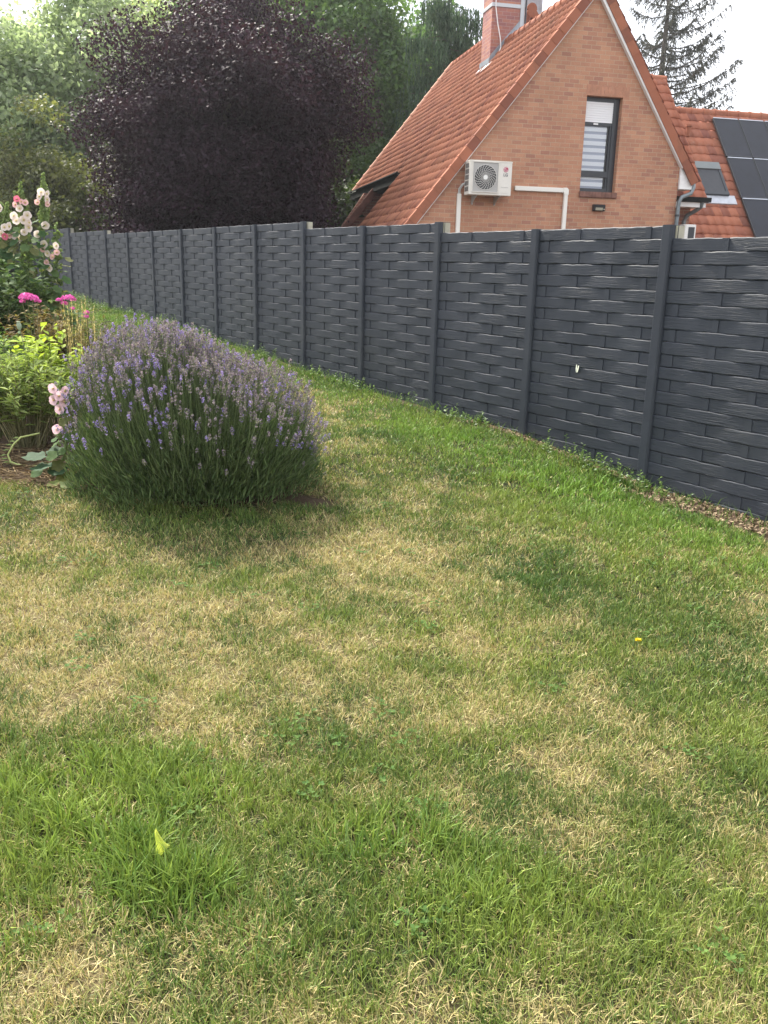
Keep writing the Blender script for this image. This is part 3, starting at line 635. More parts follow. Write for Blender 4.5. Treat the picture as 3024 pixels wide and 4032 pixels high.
M_pane = bpy.data.materials.new('window_pane'); M_pane.use_nodes = True; n_ = M_pane.node_tree; n_.nodes.clear()
g1 = n_.nodes.new('ShaderNodeBsdfGlossy'); g1.inputs['Roughness'].default_value = .02; t1 = n_.nodes.new('ShaderNodeBsdfTransparent'); t1.inputs['Color'].default_value = (.98, .99, 1, 1)
f1 = n_.nodes.new('ShaderNodeFresnel'); f1.inputs['IOR'].default_value = 1.35; x1 = n_.nodes.new('ShaderNodeMixShader'); o1 = n_.nodes.new('ShaderNodeOutputMaterial')
n_.links.new(f1.outputs[0], x1.inputs[0]); n_.links.new(t1.outputs[0], x1.inputs[1]); n_.links.new(g1.outputs[0], x1.inputs[2]); n_.links.new(x1.outputs[0], o1.inputs['Surface'])
b.build('pane', M_pane, win)
b = MB(); b.m = 0; b.box(UL+.03, UR-.20, Yf+.060, Yf+.062, 3.25, 4.50); b.m = 1
z = 3.33
while z < 4.45: b.box(UL+.03, UR-.20, Yf+.052, Yf+.056, z, z+.078); z += .128
b.m = 2; b.box(UL, UR-.12, Yf+.16, Yf+.17, WB, WT)
b.build('zebra_blind', [mat('blind_grey', (.46, .48, .56), .8), mat('blind_white', (.93, .94, .95), .7), mat('room_dark', (.02, .02, .025), .9)], win)
b = MB(); x = UL-.01; rr = random.Random(4)
while x < UR+.02:
    w = .066 if x < UL+.3 else .145 if rr.random() < .5 else .07
    w = min(w, UR+.035-x); b.box(x, x+w-.008, -.055, Yf, WB-.10+rr.uniform(-.004, .004), WB-.003); x += w
b.box(UL-.005, UR+.03, -.045, Yf-.01, WB-.11, WB-.02); b.build('sill', mat('sill_brick', (.20, .10, .075), .85, vary=.35, vscale=9), win, bevel=.004)

# chimney with flashing, band and cable
ch = MB(); ch.box(1.43, 2.22, 4.95, 5.62, 6.0, 8.9); chim = ch.build('chimney', brickmat('chimney_brick', (.36, .15, .12), (.44, .20, .13), (.27, .12, .12), (.38, .27, .25)), house)
b = MB(); b.prism([(1.42, zl(1.42)-.03), (1.87, zl(1.87)-.03), (2.225, zl(1.87)+.30), (2.225, zl(1.87)+.52), (1.42, zl(1.42)+.17)], 'y', 4.938, 4.948)
b.box(1.405, 1.428, 4.94, 5.66, zl(1.42)-.08, zl(1.42)+.13); b.prism([(1.30, zl(1.30)+.015), (1.43, zl(1.43)+.015), (1.43, zl(1.43)-.05), (1.30, zl(1.30)-.05)], 'y', 4.80, 5.72)
b.build('lead_flashing', M_lead, chim)
b = MB(); b.box(1.415, 2.235, 4.930, 5.635, 7.72, 7.80); b.box(2.14, 2.24, 4.92, 4.948, 7.25, 8.9); b.build('metal_band', mat('band_grey', (.50, .53, .55), .5, metal=.2), chim)
b = MB(); b.tube([(2.26, 4.90, 7.0), (2.27, 4.90, 8.9)], .02, 6); b.build('pole', M_dark, chim)
b = MB(); b.tube([(1.48, 4.90, 8.9), (1.50, 4.90, 7.7), (1.56, 4.88, 7.35), (1.64, 4.86, 7.02), (1.655, 4.84, 6.82), (1.61, 4.80, 6.72)], .0125, 6); b.build('cable', mat('cable_white', (.82, .80, .78), .5), chim)
b = MB(); b.box(2.35, 2.95, 5.6, 6.2, 7.3, 8.35); b.build('vent_stack', mat('stack_render', (.42, .42, .44), .9, vary=.3, vscale=5), house)

# side wing roof seen beyond the right verge
a5 = R(50.5); TW = Vector((0, math.cos(a5), math.sin(a5)))
tiled('roof', (4.0, .66, 3.20), (1, 0, 0), TW, 1.02, 3.56, pB, .030, M_tile2, house, scal=.04, tp=.25, e=.262)
b = MB(); ridge(b, (3.2, 2.98, 5.98), (5.03, 2.98, 5.98), 5, .10); b.build('ridge_tiles', M_verge, house, smooth=True)
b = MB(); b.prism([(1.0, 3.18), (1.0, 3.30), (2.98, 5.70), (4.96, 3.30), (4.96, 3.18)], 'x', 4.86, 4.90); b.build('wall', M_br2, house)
b = MB(); b.box(3.98, 5.06, .50, .66, 3.155, 3.175); b.box(3.98, 5.06, .49, .505, 3.155, 3.25); b.build('gutter', M_fascia, house)
b = MB(); b.box(3.96, 4.98, .56, .97, 3.05, 3.145); b.build('soffit', M_whitetrim, house)
b = MB(); b.tube([(4.27, -.02, 3.50), (4.28, -.04, 3.38), (4.22, -.06, 3.26), (4.02, -.07, 3.18), (3.96, -.08, 3.08), (3.955, -.08, 2.9), (3.955, -.08, .4)], .042, 10); b.build('downpipe', M_zinc, house, smooth=True)
b = MB(); b.tube([(3.955, -.08, 2.84), (3.955, -.08, 2.80)], .052, 10); b.build('pipe_bracket', M_dark, house)
b = MB(); b.tube([(4.88, .56, 3.16), (4.88, .58, 3.06), (4.82, .70, 2.98), (4.72, .82, 2.90), (4.68, .86, 2.78), (4.68, .86, .4)], .045, 10); b.build('downpipe', M_zinc, house, smooth=True)

# ------------------------------------------------------------ things on the gable
M_ac = mat('casing_cream', (.74, .71, .64), .45, vary=.04); M_grille = mat('grille_grey', (.42, .41, .39), .5); M_hole = mat('grille_dark', (.035, .037, .04), .6)
ac = empty('air_conditioner', HW(-.22, -.02, 3.03), HA, 'cream outdoor air conditioner unit with a round fan on the brick gable', 'air conditioner')
x0, x1, y0, y1, h = -.425, .425, -.34, -.05, .615     # local frame: origin mid-bottom at the wall
b = MB(); b.box(x0, x1, y0, y1, .0, h-.012); b.box(x0-.006, x1+.006, y0-.008, y1, h-.028, h)
b.box(x1, x1+.03, -.20, -.06, .10, .42)
b.build('body', M_ac, ac, bevel=.007)
fx, fz, fr = -.105, .315, .222
b = MB(); gx0, gx1, gz0, gz1 = fx-.262, fx+.262, .045, .590
t = .010; b.box(gx0, gx1, y0-.022, y0-.001, gz1-t, gz1); b.box(gx0, gx1, y0-.022, y0-.001, gz0, gz0+t); b.box(gx0, gx0+t, y0-.022, y0-.001, gz0+t, gz1-t); b.box(gx1-t, gx1, y0-.022, y0-.001, gz0+t, gz1-t)
b.build('grille_frame', M_ac, ac)
b = MB(); b.box(gx0+t, gx1-t, y0-.006, y0-.0015, gz0+t, gz1-t); b.build('grille_plate', M_grille, ac)
b = MB(); b.disc((fx, y0-.0085, fz), fr, 'y', 40, .0022); b.build('fan_opening', M_hole, ac)
b = MB()
for k in range(22):                                 # curved spokes
    a0 = 2*math.pi*k/22; pts = []
    for q in range(6):
        rr_ = .045+(fr-.04)*q/5; aa = a0-.85*(q/5)**.8; pts.append((fx+rr_*math.cos(aa), y0-.014, fz+rr_*math.sin(aa)))
    b.tube(pts, .0038, 5)
for r_ in (.085, .12, .155, .19, fr):
    b.tube([(fx+r_*math.cos(2*math.pi*k/32), y0-.0125, fz+r_*math.sin(2*math.pi*k/32)) for k in range(33)], .0016 if r_ < fr else .005, 4)
g = b.build('fan_grille', mat('spoke_cream', (.70, .68, .63), .5), ac)
b = MB(); b.disc((fx, y0-.020, fz), .042, 'y', 24, .014); b.build('hub', mat('hub_white', (.85, .84, .80), .4), g)
b = MB()
for k in range(5):
    for q in range(4): b.box(x0-.0025, x0-.001, y0+.04+q*.055, y0+.04+q*.055+.036, .06+k*.105, .06+k*.105+.085)
b.build('side_vents', M_hole, ac)
b = MB(); px0 = fx+.285
b.box(px0, x1-.03, y0-.004, y0-.001, .045, .20); b.build('service_cover', M_ac, ac, bevel=.001); b = MB(); b.box(px0+.01, x1-.03, y0-.005, y0-.001, .535, .545); b.build('top_moulding', M_ac, ac, bevel=.001)
lx, lz = .300, .470
b = MB(); b.disc((lx, y0-.005, lz), .048, 'y', 32, .004); lg = b.build('logo', mat('logo_red', (.42, .015, .07), .4), ac)
b = MB(); M_w = mat('logo_white', (.9, .88, .88), .4); yy = y0-.0065
for k in range(20):                                 # open ring: G
    a0 = R(0-8) - k*R(300)/20; a1 = a0-R(300)/20
    b.prism([(lx+.039*math.cos(a0), lz+.039*math.sin(a0)), (lx+.039*math.cos(a1), lz+.039*math.sin(a1)), (lx+.034*math.cos(a1), lz+.034*math.sin(a1)), (lx+.034*math.cos(a0), lz+.034*math.sin(a0))], 'y', yy, yy+.0012)
b.box(lx+.008, lx+.038, yy, yy+.0012, lz-.008, lz-.003); b.box(lx-.006, lx-.001, yy, yy+.0012, lz-.024, lz+.020); b.box(lx-.001, lx+.008, yy, yy+.0012, lz-.024, lz-.019)
b.disc((lx-.018, yy, lz+.014), .006, 'y', 12, .0012); b.build('logo_mark', M_w, lg)
def text(name, s, size, m, parent, loc, ext=.001, bold=0, sx=1):
    cu = bpy.data.curves.new(name, 'FONT'); cu.body = s; cu.size = size; cu.extrude = ext; cu.offset = bold; cu.align_x = 'CENTER'; cu.align_y = 'CENTER'
    t_ = bpy.data.objects.new(name, cu); col.objects.link(t_); bpy.context.view_layer.update()
    me = bpy.data.meshes.new_from_object(t_.evaluated_get(bpy.context.evaluated_depsgraph_get())); bpy.data.objects.remove(t_)
    me.materials.clear(); me.materials.append(m); me.name = name
    o = link(name, me, parent, loc, (R(90), 0, 0)); o.scale = (sx, 1, 1); return o
text('lettering', 'LG', .075, mat('letter_grey', (.16, .16, .17), .5), ac, (lx, y0-.003, .372), bold=.0018)
text('lettering', 'Smart Inverter', .026, mat('letter_pale', (.42, .41, .40), .5), ac, (lx-.012, y0-.0055, .150))
for sx_ in (-.26, .20):
    b = MB(); b.prism([(-.012, -.16), (-.012, -.002), (-.33, -.002), (-.33, -.03), (-.06, -.15)], 'x', sx_, sx_+.004); b.box(sx_, sx_+.04, -.34, -.002, -.006, -.001); b.box(sx_, sx_+.04, -.012, -.001, -.16, -.006)
    b.build('bracket', mat('bracket_steel', (.45, .46, .44), .5, metal=.4), ac)
M_pvc = mat('trunking_cream', (.80, .77, .70), .5)
pc = empty('pipe_cover', HW(.9, -.002, .4), HA, 'cream plastic pipe cover bent from the air conditioner right then down the gable', 'pipe cover')
b = MB(); b.box(-.50, .56, -.062, -.001, 2.765, 2.85); b.box(.545, .625, -.062, -.001, .0, 2.77); b.build('channel', M_pvc, pc, bevel=.008)
b = MB(); b.prism([(.52, 2.758), (.52, 2.857), (.60, 2.857), (.633, 2.82), (.633, 2.72), (.538, 2.72), (.538, 2.758)], 'y', -.068, -.0005); b.build('elbow', M_pvc, pc, bevel=.006)
pc = empty('pipe_cover', HW(-.73, -.002, .4), HA, 'cream plastic pipe cover running straight down below the left end of the air conditioner', 'pipe cover')
b = MB(); b.box(-.04, .04, -.062, -.001, .0, 2.66); b.build('channel', M_pvc, pc, bevel=.006)
b = MB()
for o_ in (-.012, .014): b.tube([(o_, -.03, 2.65), (o_, -.05, 2.75), (o_+.05, -.10, 2.83), (o_+.14, -.13, 2.86)], .014, 8)
b.build('hose', mat('hose_grey', (.50, .50, .48), .6), pc, smooth=True)
wlp = empty('wall_lamp', HW(2.215, 0, 2.91), HA, 'small black wall lamp below the gable window', 'lamp')
b = MB(); b.prism([(0, -.065), (0, .062), (-.07, .062), (-.09, .045), (-.075, -.05), (-.06, -.065)], 'x', -.125, .125); b.build('housing', mat('lamp_black', (.02, .022, .025), .4), wlp, bevel=.004)
b = MB(); b.prism([(-.087, .0), (-.078, -.05), (-.081, -.052), (-.090, .0)], 'x', -.085, .07); b.disc((.10, -.086, -.03), .014, 'y', 12, .006); b.build('diffuser', mat('lamp_lens', (.35, .33, .25), .3), wlp)
cb = empty('utility_box', HW(4.12, -.26, .4), HA, 'white metal box beside the downpipe, just showing over the fence', 'box')
b = MB(); b.box(-.13, .12, -.12, .12, 0, 2.24); b.build('cabinet', mat('cabinet_white', (.75, .74, .70), .4), cb, bevel=.01)
b = MB(); b.box(-.055, .085, -.124, -.121, 1.9, 2.19); b.build('dark_pane', M_dark, cb)

# ------------------------------------------------------------ neighbouring house with solar panels (same local frame)
nb = empty('neighbouring_house', HO, HA, 'low house on the far right with a red tiled roof, skylight and solar panels', 'house')
n5 = Vector((0, -math.sin(a5), math.cos(a5)))
def onw(u, z, off=0):                                # point of its roof plane at height z
    v = 6+(z-3.06)/math.tan(a5); return Vector((u, v, z))+n5*off
SLL = (6.44-1.0)/math.sin(a5)
tiled('roof', onw(7.2, 1.0, -.06), (1, 0, 0), TW, 6.8, SLL, pB, .040, M_tile2, nb, scal=.045, tp=.262, e=.335, du=.033)
b = MB(); ridge(b, (8.0, 8.83, 6.43), (14.0, 8.83, 6.43), 15, .12); b.build('ridge_tiles', M_verge, nb, smooth=True)
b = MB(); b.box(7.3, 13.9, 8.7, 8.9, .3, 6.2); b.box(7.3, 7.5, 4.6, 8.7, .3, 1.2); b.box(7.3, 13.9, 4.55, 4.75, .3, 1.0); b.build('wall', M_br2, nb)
def onbox(b, u0, u1, z0, z1, o0, o1):
    P = [onw(u, z, o) for o in (o0, o1) for u, z in ((u0, z0), (u1, z0), (u1, z1), (u0, z1))]
    b.add(P, [(0, 3, 2, 1), (4, 5, 6, 7), (0, 1, 5, 4), (1, 2, 6, 5), (2, 3, 7, 6), (3, 0, 4, 7)])
sk = empty('skylight', (0, 0, 0)); sk.parent = nb
b = MB(); onbox(b, 8.60, 9.43, 3.84, 3.93, .0, .12); onbox(b, 8.60, 8.68, 3.93, 4.62, .0, .11); onbox(b, 9.35, 9.43, 3.93, 4.62, .0, .11); b.build('frame', M_dark, sk)
b = MB(); onbox(b, 8.60, 9.43, 4.58, 4.78, .0, .13); b.build('top_cover', mat('cover_grey', (.17, .19, .19), .6), sk)
b = MB(); onbox(b, 8.68, 9.35, 3.93, 4.60, .04, .095); b.build('pane', mat('dark_screen', (.040, .042, .048), .55, vary=.15), sk)
b = MB(); onbox(b, 8.45, 9.62, 3.62, 3.86, .0, .055); b.build('apron', mat('apron_lead', (.50, .52, .56), .5, metal=.2, vary=.15), sk)
b = MB(); b.tube([onw(8.79, 5.62, .02), onw(8.79, 5.62, .02)+Vector((0, -.02, .26))], .065, 10); b.tube([onw(8.79, 5.62, .02)+Vector((0, -.02, .26)), onw(8.79, 5.62, .02)+Vector((0, -.02, .31))], .095, 10); b.build('roof_vent', M_verge, nb)
M_cell = mat('solar_cell', (.011, .013, .021), .35, spec=.3, vary=.3, vscale=3); M_sf = mat('solar_frame', (.03, .032, .036), .4)
ROWS = [(4.99, 6.16), (3.77, 4.94), (2.56, 3.73)]; LB = [['top row', 'middle row', 'bottom row'], ['leftmost', 'second', 'third']]
for ri, (z0, z1) in enumerate(ROWS):
    for ci in range(3):
        u0 = 9.77+ci*.885; q = onw(u0, z0, 0); sp = empty('solar_panel', HOV+HU*q.x+HV*q.y+Vector((0, 0, q.z)), HA, f'black solar panel, {LB[1][ci]} from the left in the {LB[0][ri]}', 'solar panel', 'solar panels on the neighbouring roof')
        def rel(b, a0, a1, c0, c1, o0, o1, q=q):
            P = [onw(u0+a, z0+c, o)-q for o in (o0, o1) for a, c in ((a0, c0), (a1, c0), (a1, c1), (a0, c1))]
            b.add(P, [(0, 3, 2, 1), (4, 5, 6, 7), (0, 1, 5, 4), (1, 2, 6, 5), (2, 3, 7, 6), (3, 0, 4, 7)])
        H = z1-z0; b = MB(); t = .018
        rel(b, 0, .862, 0, t, .08, .135); rel(b, 0, .862, H-t, H, .08, .135); rel(b, 0, t, t, H-t, .08, .135); rel(b, .862-t, .862, t, H-t, .08, .135); b.build('frame', M_sf, sp)
        b = MB(); rel(b, t, .862-t, t, H-t, .085, .128); b.build('glass', M_cell, sp)
        b = MB(); rel(b, .03, .85, H-.005, H+.03, .09, .128); b.build('rail', mat('rail_alu', (.50, .53, .58), .4, metal=.3), sp)
# thin cables leading left from the house
for lab, P, Q in (('upper thin cable crossing the dark trees to the house eave', (-.9, 12.1, 5.05), (-4.2, 14.0, 5.1)), ('lower thin cable meeting the end of the dark fascia', (-.64, 12.05, 3.75), (-3.6, 13.0, 3.85))):
    b = MB(); P, Q = Vector(P), Vector(Q); b.tube([P+(Q-P)*k/8-Vector((0, 0, .08*math.sin(math.pi*k/8))) for k in range(9)], .010, 5)
    o = b.build('cable', mat('cable_grey', (.35, .36, .38), .5), None, loc=HO, rot=(0, 0, HA)); tag(o, lab, 'cable')
# ------------------------------------------------------------ trees
M_leaf = leafmat('tree_leaf', .42, .5, .3, tgain=1.25); M_leafd = leafmat('tree_leaf_dark', .18, .6, .22, tint=(1, .75, .9)); M_leafb = leafmat('leaf_painted_glare', .55, .5, .3, tint=(1, 1, 1.35), tgain=1.35); M_needle = leafmat('needle', .12, .7, .2)  # M_leafb is brightened to stand in for glare at the upper left
M_bark = mat('bark', (.10, .085, .07), .95, bump=(18, .8), vary=.35, vscale=8)
def crown(c, rad, nl, lr, nleaf, ls, ca, cb_, asp=.62, lumpvar=.35, seed=1, shell=.75, updroop=.25, flat=1.0, hole=0, core=.22, low=-1., rag=.22):
    """leaf clumps spread through an ellipsoid; each clump leans to its own hue"""
    global rng
    rng = np.random.default_rng(seed); c = np.array(c, float); rad = np.array(rad, float)
    d = norm(rng.normal(size=(nl, 3))); d[:, 2] = np.where(d[:, 2] < low, -d[:, 2], d[:, 2])
    rr = shell+(1-shell)*rng.random(nl); rr[: int(nl*core)] *= rng.random(int(nl*core))*.9
    ln = 1+rag*(vnoise(d[:, 0]*2+5, d[:, 2]*2+d[:, 1]+5, seed)-.5)*2
    L_ = c+d*rad*(rr*ln)[:, None]; lrad = lr*(.6+.8*rng.random(nl)); hue = rng.random(nl)
    wts = lrad**2; k = rng.choice(nl, nleaf, p=wts/wts.sum()); dd = norm(rng.normal(size=(nleaf, 3)))
    q = lrad[k][:, None]*(.35+.75*rng.random((nleaf, 1))**.6); P = L_[k]+dd*q*np.array([1, 1, .72*flat])
    P += rng.normal(0, ls*.8, P.shape)
    N = norm(dd*.7+rng.normal(0, .55, dd.shape)+np.array([0, 0, updroop])); sz = ls*(.6+.8*rng.random(nleaf))
    t = np.clip(hue[k]*lumpvar*1.6+rng.random(nleaf)*(1-lumpvar), 0, 1)[:, None]
    C = (np.array(ca)*(1-t)+np.array(cb_)*t)*(.75+.5*rng.random((nleaf, 1)))
    return leafcards(P, N, sz, C, asp), L_
def trunk_obj(root, base, top, r, limbs, seed, n_limb=26):
    r_ = random.Random(seed); b = MB(); base = Vector(base); top = Vector(top); pts = [base+(top-base)*t+Vector((r_.uniform(-.1, .1), r_.uniform(-.1, .1), 0))*t*2 for t in (0, .25, .5, .75, 1)]
    b.tube(pts, [r*1.25, r, r*.8, r*.55, r*.25], 9)
    sel = [limbs[i] for i in np.linspace(0, len(limbs)-1, min(n_limb, len(limbs))).astype(int)]
    for L_ in sel:
        L_ = Vector(L_); t = min(.92, max(.15, (L_.z-base.z)/(max(top.z-base.z, .1))*.72)); s = base+(top-base)*t
        m = s+(L_-s)*.5+Vector((r_.uniform(-.15, .15), r_.uniform(-.15, .15), .12*(L_-s).length)); b.tube([s, m, L_], [r*.34, r*.2, r*.06], 5)
    return b.build('trunk', M_bark, root, smooth=True)
def tree(name, x, y, lab, cat, cz, rad, nl, lr, nleaf, ls, ca, cb_, m=M_leaf, group=None, seed=1, tr=.2, **kw):
    g = float(gz(x, y)); root = empty(name, (x, y, g), 0, lab, cat, group)
    part, L_ = crown((0, 0, cz-g), rad, nl, lr, nleaf, ls, ca, cb_, seed=seed, **kw)
    mk('crown', [part], m, root); trunk_obj(root, (0, 0, -.1), (0, 0, cz-g+rad[2]*.5), tr, L_, seed)
    return root
# the purple-leaved tree
tree('purple_leaf_tree', -3.9, 22.0, 'broad dense purple-leaved tree in the middle behind the fence', 'tree', 4.15, (2.95, 2.8, 3.35), 460, .60, 200000, .082, (.010, .006, .010), (.036, .018, .031), M_leafd, seed=21, tr=.22, shell=.62, lumpvar=.55, core=.35, rag=.30)
gt = 'broadleaf trees rising behind the fence'
tree('broadleaf_tree', -12.6, 29.5, 'tall light green tree at the far left edge, glare painted into its leaves', 'tree', 5.4, (3.0, 2.8, 4.6), 230, .75, 42000, .17, (.19, .25, .145), (.32, .37, .24), m=M_leafb, group=gt, seed=31, shell=.5)  # light green leaves paled further to imitate glare
tree('broadleaf_tree', -9.9, 31.5, 'airy light green tree, leaves paled for glare, with sky between its top leaves, left of the purple tree', 'tree', 6.4, (2.6, 2.5, 5.2), 170, .66, 34000, .17, (.19, .25, .145), (.34, .39, .25), m=M_leafb, group=gt, seed=32, shell=.45, core=.45)
tree('broadleaf_tree', -10.6, 42.0, 'yellow-green treetop peeking over the purple tree', 'tree', 8.6, (2.3, 2.3, 5.6), 130, .7, 24000, .2, (.20, .26, .06), (.32, .36, .10), group=gt, seed=33, shell=.5)
tree('broadleaf_tree', -6.4, 41.0, 'dark green tall tree directly behind the right shoulder of the purple tree', 'tree', 8.2, (4.2, 3.6, 6.8), 300, .95, 44000, .24, (.040, .085, .030), (.085, .150, .045), group=gt, seed=34)
tree('broadleaf_tree', -2.4, 38.0, 'big mid green tree between the purple tree and the weeping conifer', 'tree', 7.2, (3.6, 3.2, 6.0), 330, .80, 62000, .20, (.045, .095, .028), (.105, .175, .050), group=gt, seed=35)
tree('broadleaf_tree', 1.2, 43.0, 'bluish green tree behind the weeping conifer, left of the chimney', 'tree', 7.2, (3.0, 2.8, 5.6), 200, .85, 36000, .22, (.045, .095, .040), (.090, .155, .060), group=gt, seed=36)
tree('broadleaf_tree', -.8, 34.5, 'low green tree beside the far end of the roof, shade painted into its leaves', 'tree', 3.6, (1.7, 1.6, 2.9), 130, .5, 24000, .16, (.025, .055, .014), (.065, .11, .028), group=gt, seed=37)  # leaf colours darkened to stand in for the shade by the roof
gs = 'shrubs along the back of the fence'
for i, (sx_, sy_, sz_, rx_, rz_, ca, cb_, lab) in enumerate([
    (-11.9, 27.2, 2.6, 1.5, 1.8, (.055, .085, .028), (.12, .15, .05), 'green shrub rising behind the hollyhocks at far left'),
    (-9.6, 25.6, 3.0, 1.35, 2.5, (.060, .085, .030), (.16, .165, .065), 'olive brown shrub with pale leaf tips left of the purple tree'),
    (-7.6, 24.2, 2.2, 1.2, 2.0, (.040, .060, .022), (.105, .115, .045), 'dull olive shrub tucked under the left side of the purple tree'),
    (-9.0, 30.5, 2.4, 2.6, 2.6, (.020, .035, .012), (.045, .065, .022), 'green shrub between the left trees, shade put into its leaf colour'),
    (-5.0, 28.0, 2.0, 2.8, 2.2, (.016, .030, .010), (.040, .065, .018), 'green shrub below the purple tree, leaf colour darkened for shade'),
    (-1.9, 30.8, 2.2, 1.6, 2.4, (.020, .036, .014), (.045, .070, .022), 'green shrub beside the low end of the tiled roof, shade painted into its leaves')]):
    tree('shrub', sx_, sy_, lab, 'shrub', sz_, (rx_, rx_*.9, rz_), 110, .42, 20000 if i < 3 else 15000, .12 if i < 3 else .16, ca, cb_, group=gs, seed=50+i, tr=.09, shell=.45, core=.4)  # darkest entries have understorey shade put into their leaf colours
# distant wood closing the view
tree('shrub', -4.4, 27.5, 'tall dark leaf mass added straight behind the purple tree to block sky gaps', 'shrub', 4.2, (3.2, 1.8, 3.9), 150, .7, 30000, .17, (.014, .026, .010), (.034, .052, .018), group=gs, seed=61, tr=.12, shell=.35, core=.5)  # added to keep bright sky flecks out of the purple crown
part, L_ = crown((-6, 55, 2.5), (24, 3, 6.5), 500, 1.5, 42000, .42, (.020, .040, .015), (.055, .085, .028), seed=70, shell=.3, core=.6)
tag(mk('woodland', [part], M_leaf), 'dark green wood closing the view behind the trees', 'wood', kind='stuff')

def conifer(name, x, y, lab, H, rmax, nb_, seed, ca, cb_, z0=2., droop=.2, twig=.5, ntw=26, curve=.35, shape=lambda t: 1-t, extra=None, tipup=.25, ttop=(0, 0), strand=0):
    global rng
    rng = np.random.default_rng(seed); r_ = random.Random(seed); g = float(gz(x, y)); root = empty(name, (x, y, g), 0, lab, 'conifer')
    b = MB(); b.tube([(0, 0, -.1), (0, 0, H*.5), (ttop[0]*.4, ttop[1]*.4, H*.85), (ttop[0], ttop[1], H)], [.22, .15, .06, .02], 8)
    paths = []
    br = [(r_.random()*6.283, z0+(H-z0)*(i+.5)/nb_, None) for i in range(nb_)]+[(a, z, l) for a, z, l in (extra or [])]
    for a, z, l in br:
        t = (z-z0)/(H-z0); l = l or rmax*shape(t)*(.7+.5*r_.random())+.15; p = []
        for q in np.linspace(0, 1, 6): p.append(Vector((math.cos(a)*l*q+ttop[0]*t**2, math.sin(a)*l*q+ttop[1]*t**2, z-droop*l*math.sin(q*math.pi*.6)+tipup*l*q*q)))
        b.tube(p, [.035*(1-t)+.014]*2+[.022*(1-t)+.009]*2+[.012, .004], 4); paths.append((p, l))
    b.build('trunk', M_bark, root, smooth=True)
    P = []; D = []; S = []
    for p, l in paths:
        n = int(ntw*(.5+l/rmax))
        for k in range(n):
            q = r_.random()**.8*5*.999; i = int(q); c = p[i].lerp(p[i+1], q-i); dr = (p[i+1]-p[i]).normalized()
            if strand:
                m = int(4+twig*(.3+.9*r_.random())/.07); sd_ = Vector((r_.uniform(-.25, .25), r_.uniform(-.25, .25), 0)); off_ = Vector((r_.uniform(-.18, .18), r_.uniform(-.18, .18), 0))
                for j in range(m):
                    P.append(c+off_+sd_*(j*.07)*.5+Vector((0, 0, -.07*j))); D.append(Vector((r_.uniform(-.5, .5), r_.uniform(-.5, .5), -1))); S.append(.16*(.7+.6*r_.random()))
            else:
                sd_ = dr.cross(Vector((0, 0, 1))).normalized()*r_.choice((-1, 1)); L2 = twig*(.4+.8*r_.random())*(1-.4*q/5)
                for j in range(7):
                    f = j/6; P.append(c+sd_*L2*f*.55+dr*L2*f*.35+Vector((0, 0, -L2*f*(.25+.5*f)))+Vector([r_.gauss(0, .02) for _ in range(3)])); D.append((sd_*.5+dr*.4+Vector((0, 0, -.6-.5*f))+Vector([r_.gauss(0, .35) for _ in range(3)])).normalized()); S.append(.13*(.7+.6*r_.random()))
    P = np.array([list(v) for v in P]); D = np.array([list(v) for v in D]); S = np.array(S); n = len(P)
    mk('crown', [leafcards(P, norm(rng.normal(size=(n, 3))), S, colors(n, ca, cb_, .3), .30, .2, 0, D)], M_needle, root)
    return root
conifer('spruce_tree', 11.7, 42.0, 'gaunt grey-green spruce with bare drooping twigs standing above the red roofs on the right', 15.6, 3.1, 84, 81, (.045, .052, .045), (.095, .095, .085), z0=5.5, droop=.10, twig=.70, ntw=44, shape=lambda t: .25+.85*(1-t)**.8, tipup=.42, extra=[(-.15, 8.6, 3.3), (-.1, 8.0, 3.2), (.1, 7.6, 3.4), (-.3, 9.4, 2.5), (.05, 10.2, 2.0), (-.25, 7.2, 3.0), (.2, 8.9, 2.0)])
conifer('weeping_conifer', 1.75, 34.0, 'dark blue-green weeping conifer with a drooping top left of the chimney', 9.9, 1.5, 44, 83, (.035, .070, .042), (.085, .135, .070), z0=3.4, droop=.15, twig=.55, ntw=30, shape=lambda t: .62+.3*math.sin(3*t), tipup=-.05, extra=[(.1, 9.6, 1.25), (-.2, 9.3, 1.4), (.2, 8.6, 1.3), (3.0, 7.2, 1.5), (3.3, 6.4, 1.7)], ttop=(.1, 0), strand=1)

# ------------------------------------------------------------ lavender
rng = np.random.default_rng(301)
lav = empty('lavender_bush', (-1.34, 6.04, float(gz(-1.34, 6.04))), 0, 'big rounded lavender bush thick with small purple flower heads at the edge of the lawn', 'lavender')
n = 3900
th = rng.random(n)*2*np.pi; rho = rng.random(n)**.56
rx_ = np.cos(th)*rho; ry_ = np.sin(th)*rho
left = np.clip(-rx_*1.3, 0, 1)*np.clip(1-.8*np.clip(-ry_, 0, 1), 0, 1)
hgt = np.sqrt(np.clip(1-.93*rho**(2+3.2*left), .03, 1))*(1.0-.13*rx_)*(.90+.15*rng.random(n))+.05
hgt *= 1+.22*(vnoise(rx_*2.4+4, ry_*2.4+4, 23)-.5)
low = rng.random(n) < .20; hgt[low] *= .55+.35*rng.random(low.sum())
tip = np.stack([rx_*.87+.04*np.clip(rx_, 0, 1), ry_*.90, hgt], 1); tip[:, :2] += rng.normal(0, .045, (n, 2))
base = np.stack([rx_*.47, ry_*.42, np.zeros(n)], 1); base[:, :2] += rng.normal(0, .05, (n, 2))
mid = base*.5+tip*.5; mid[:, :2] += np.stack([rx_, ry_], 1)*.07*rho[:, None]; mid2 = base*.22+tip*.78; mid2[:, :2] += np.stack([rx_, ry_], 1)*.05*rho[:, None]
paths = np.stack([base, mid, mid2, tip], 1)
rad = np.tile(np.array([.0024, .0019, .0016, .0012]), (n, 1))
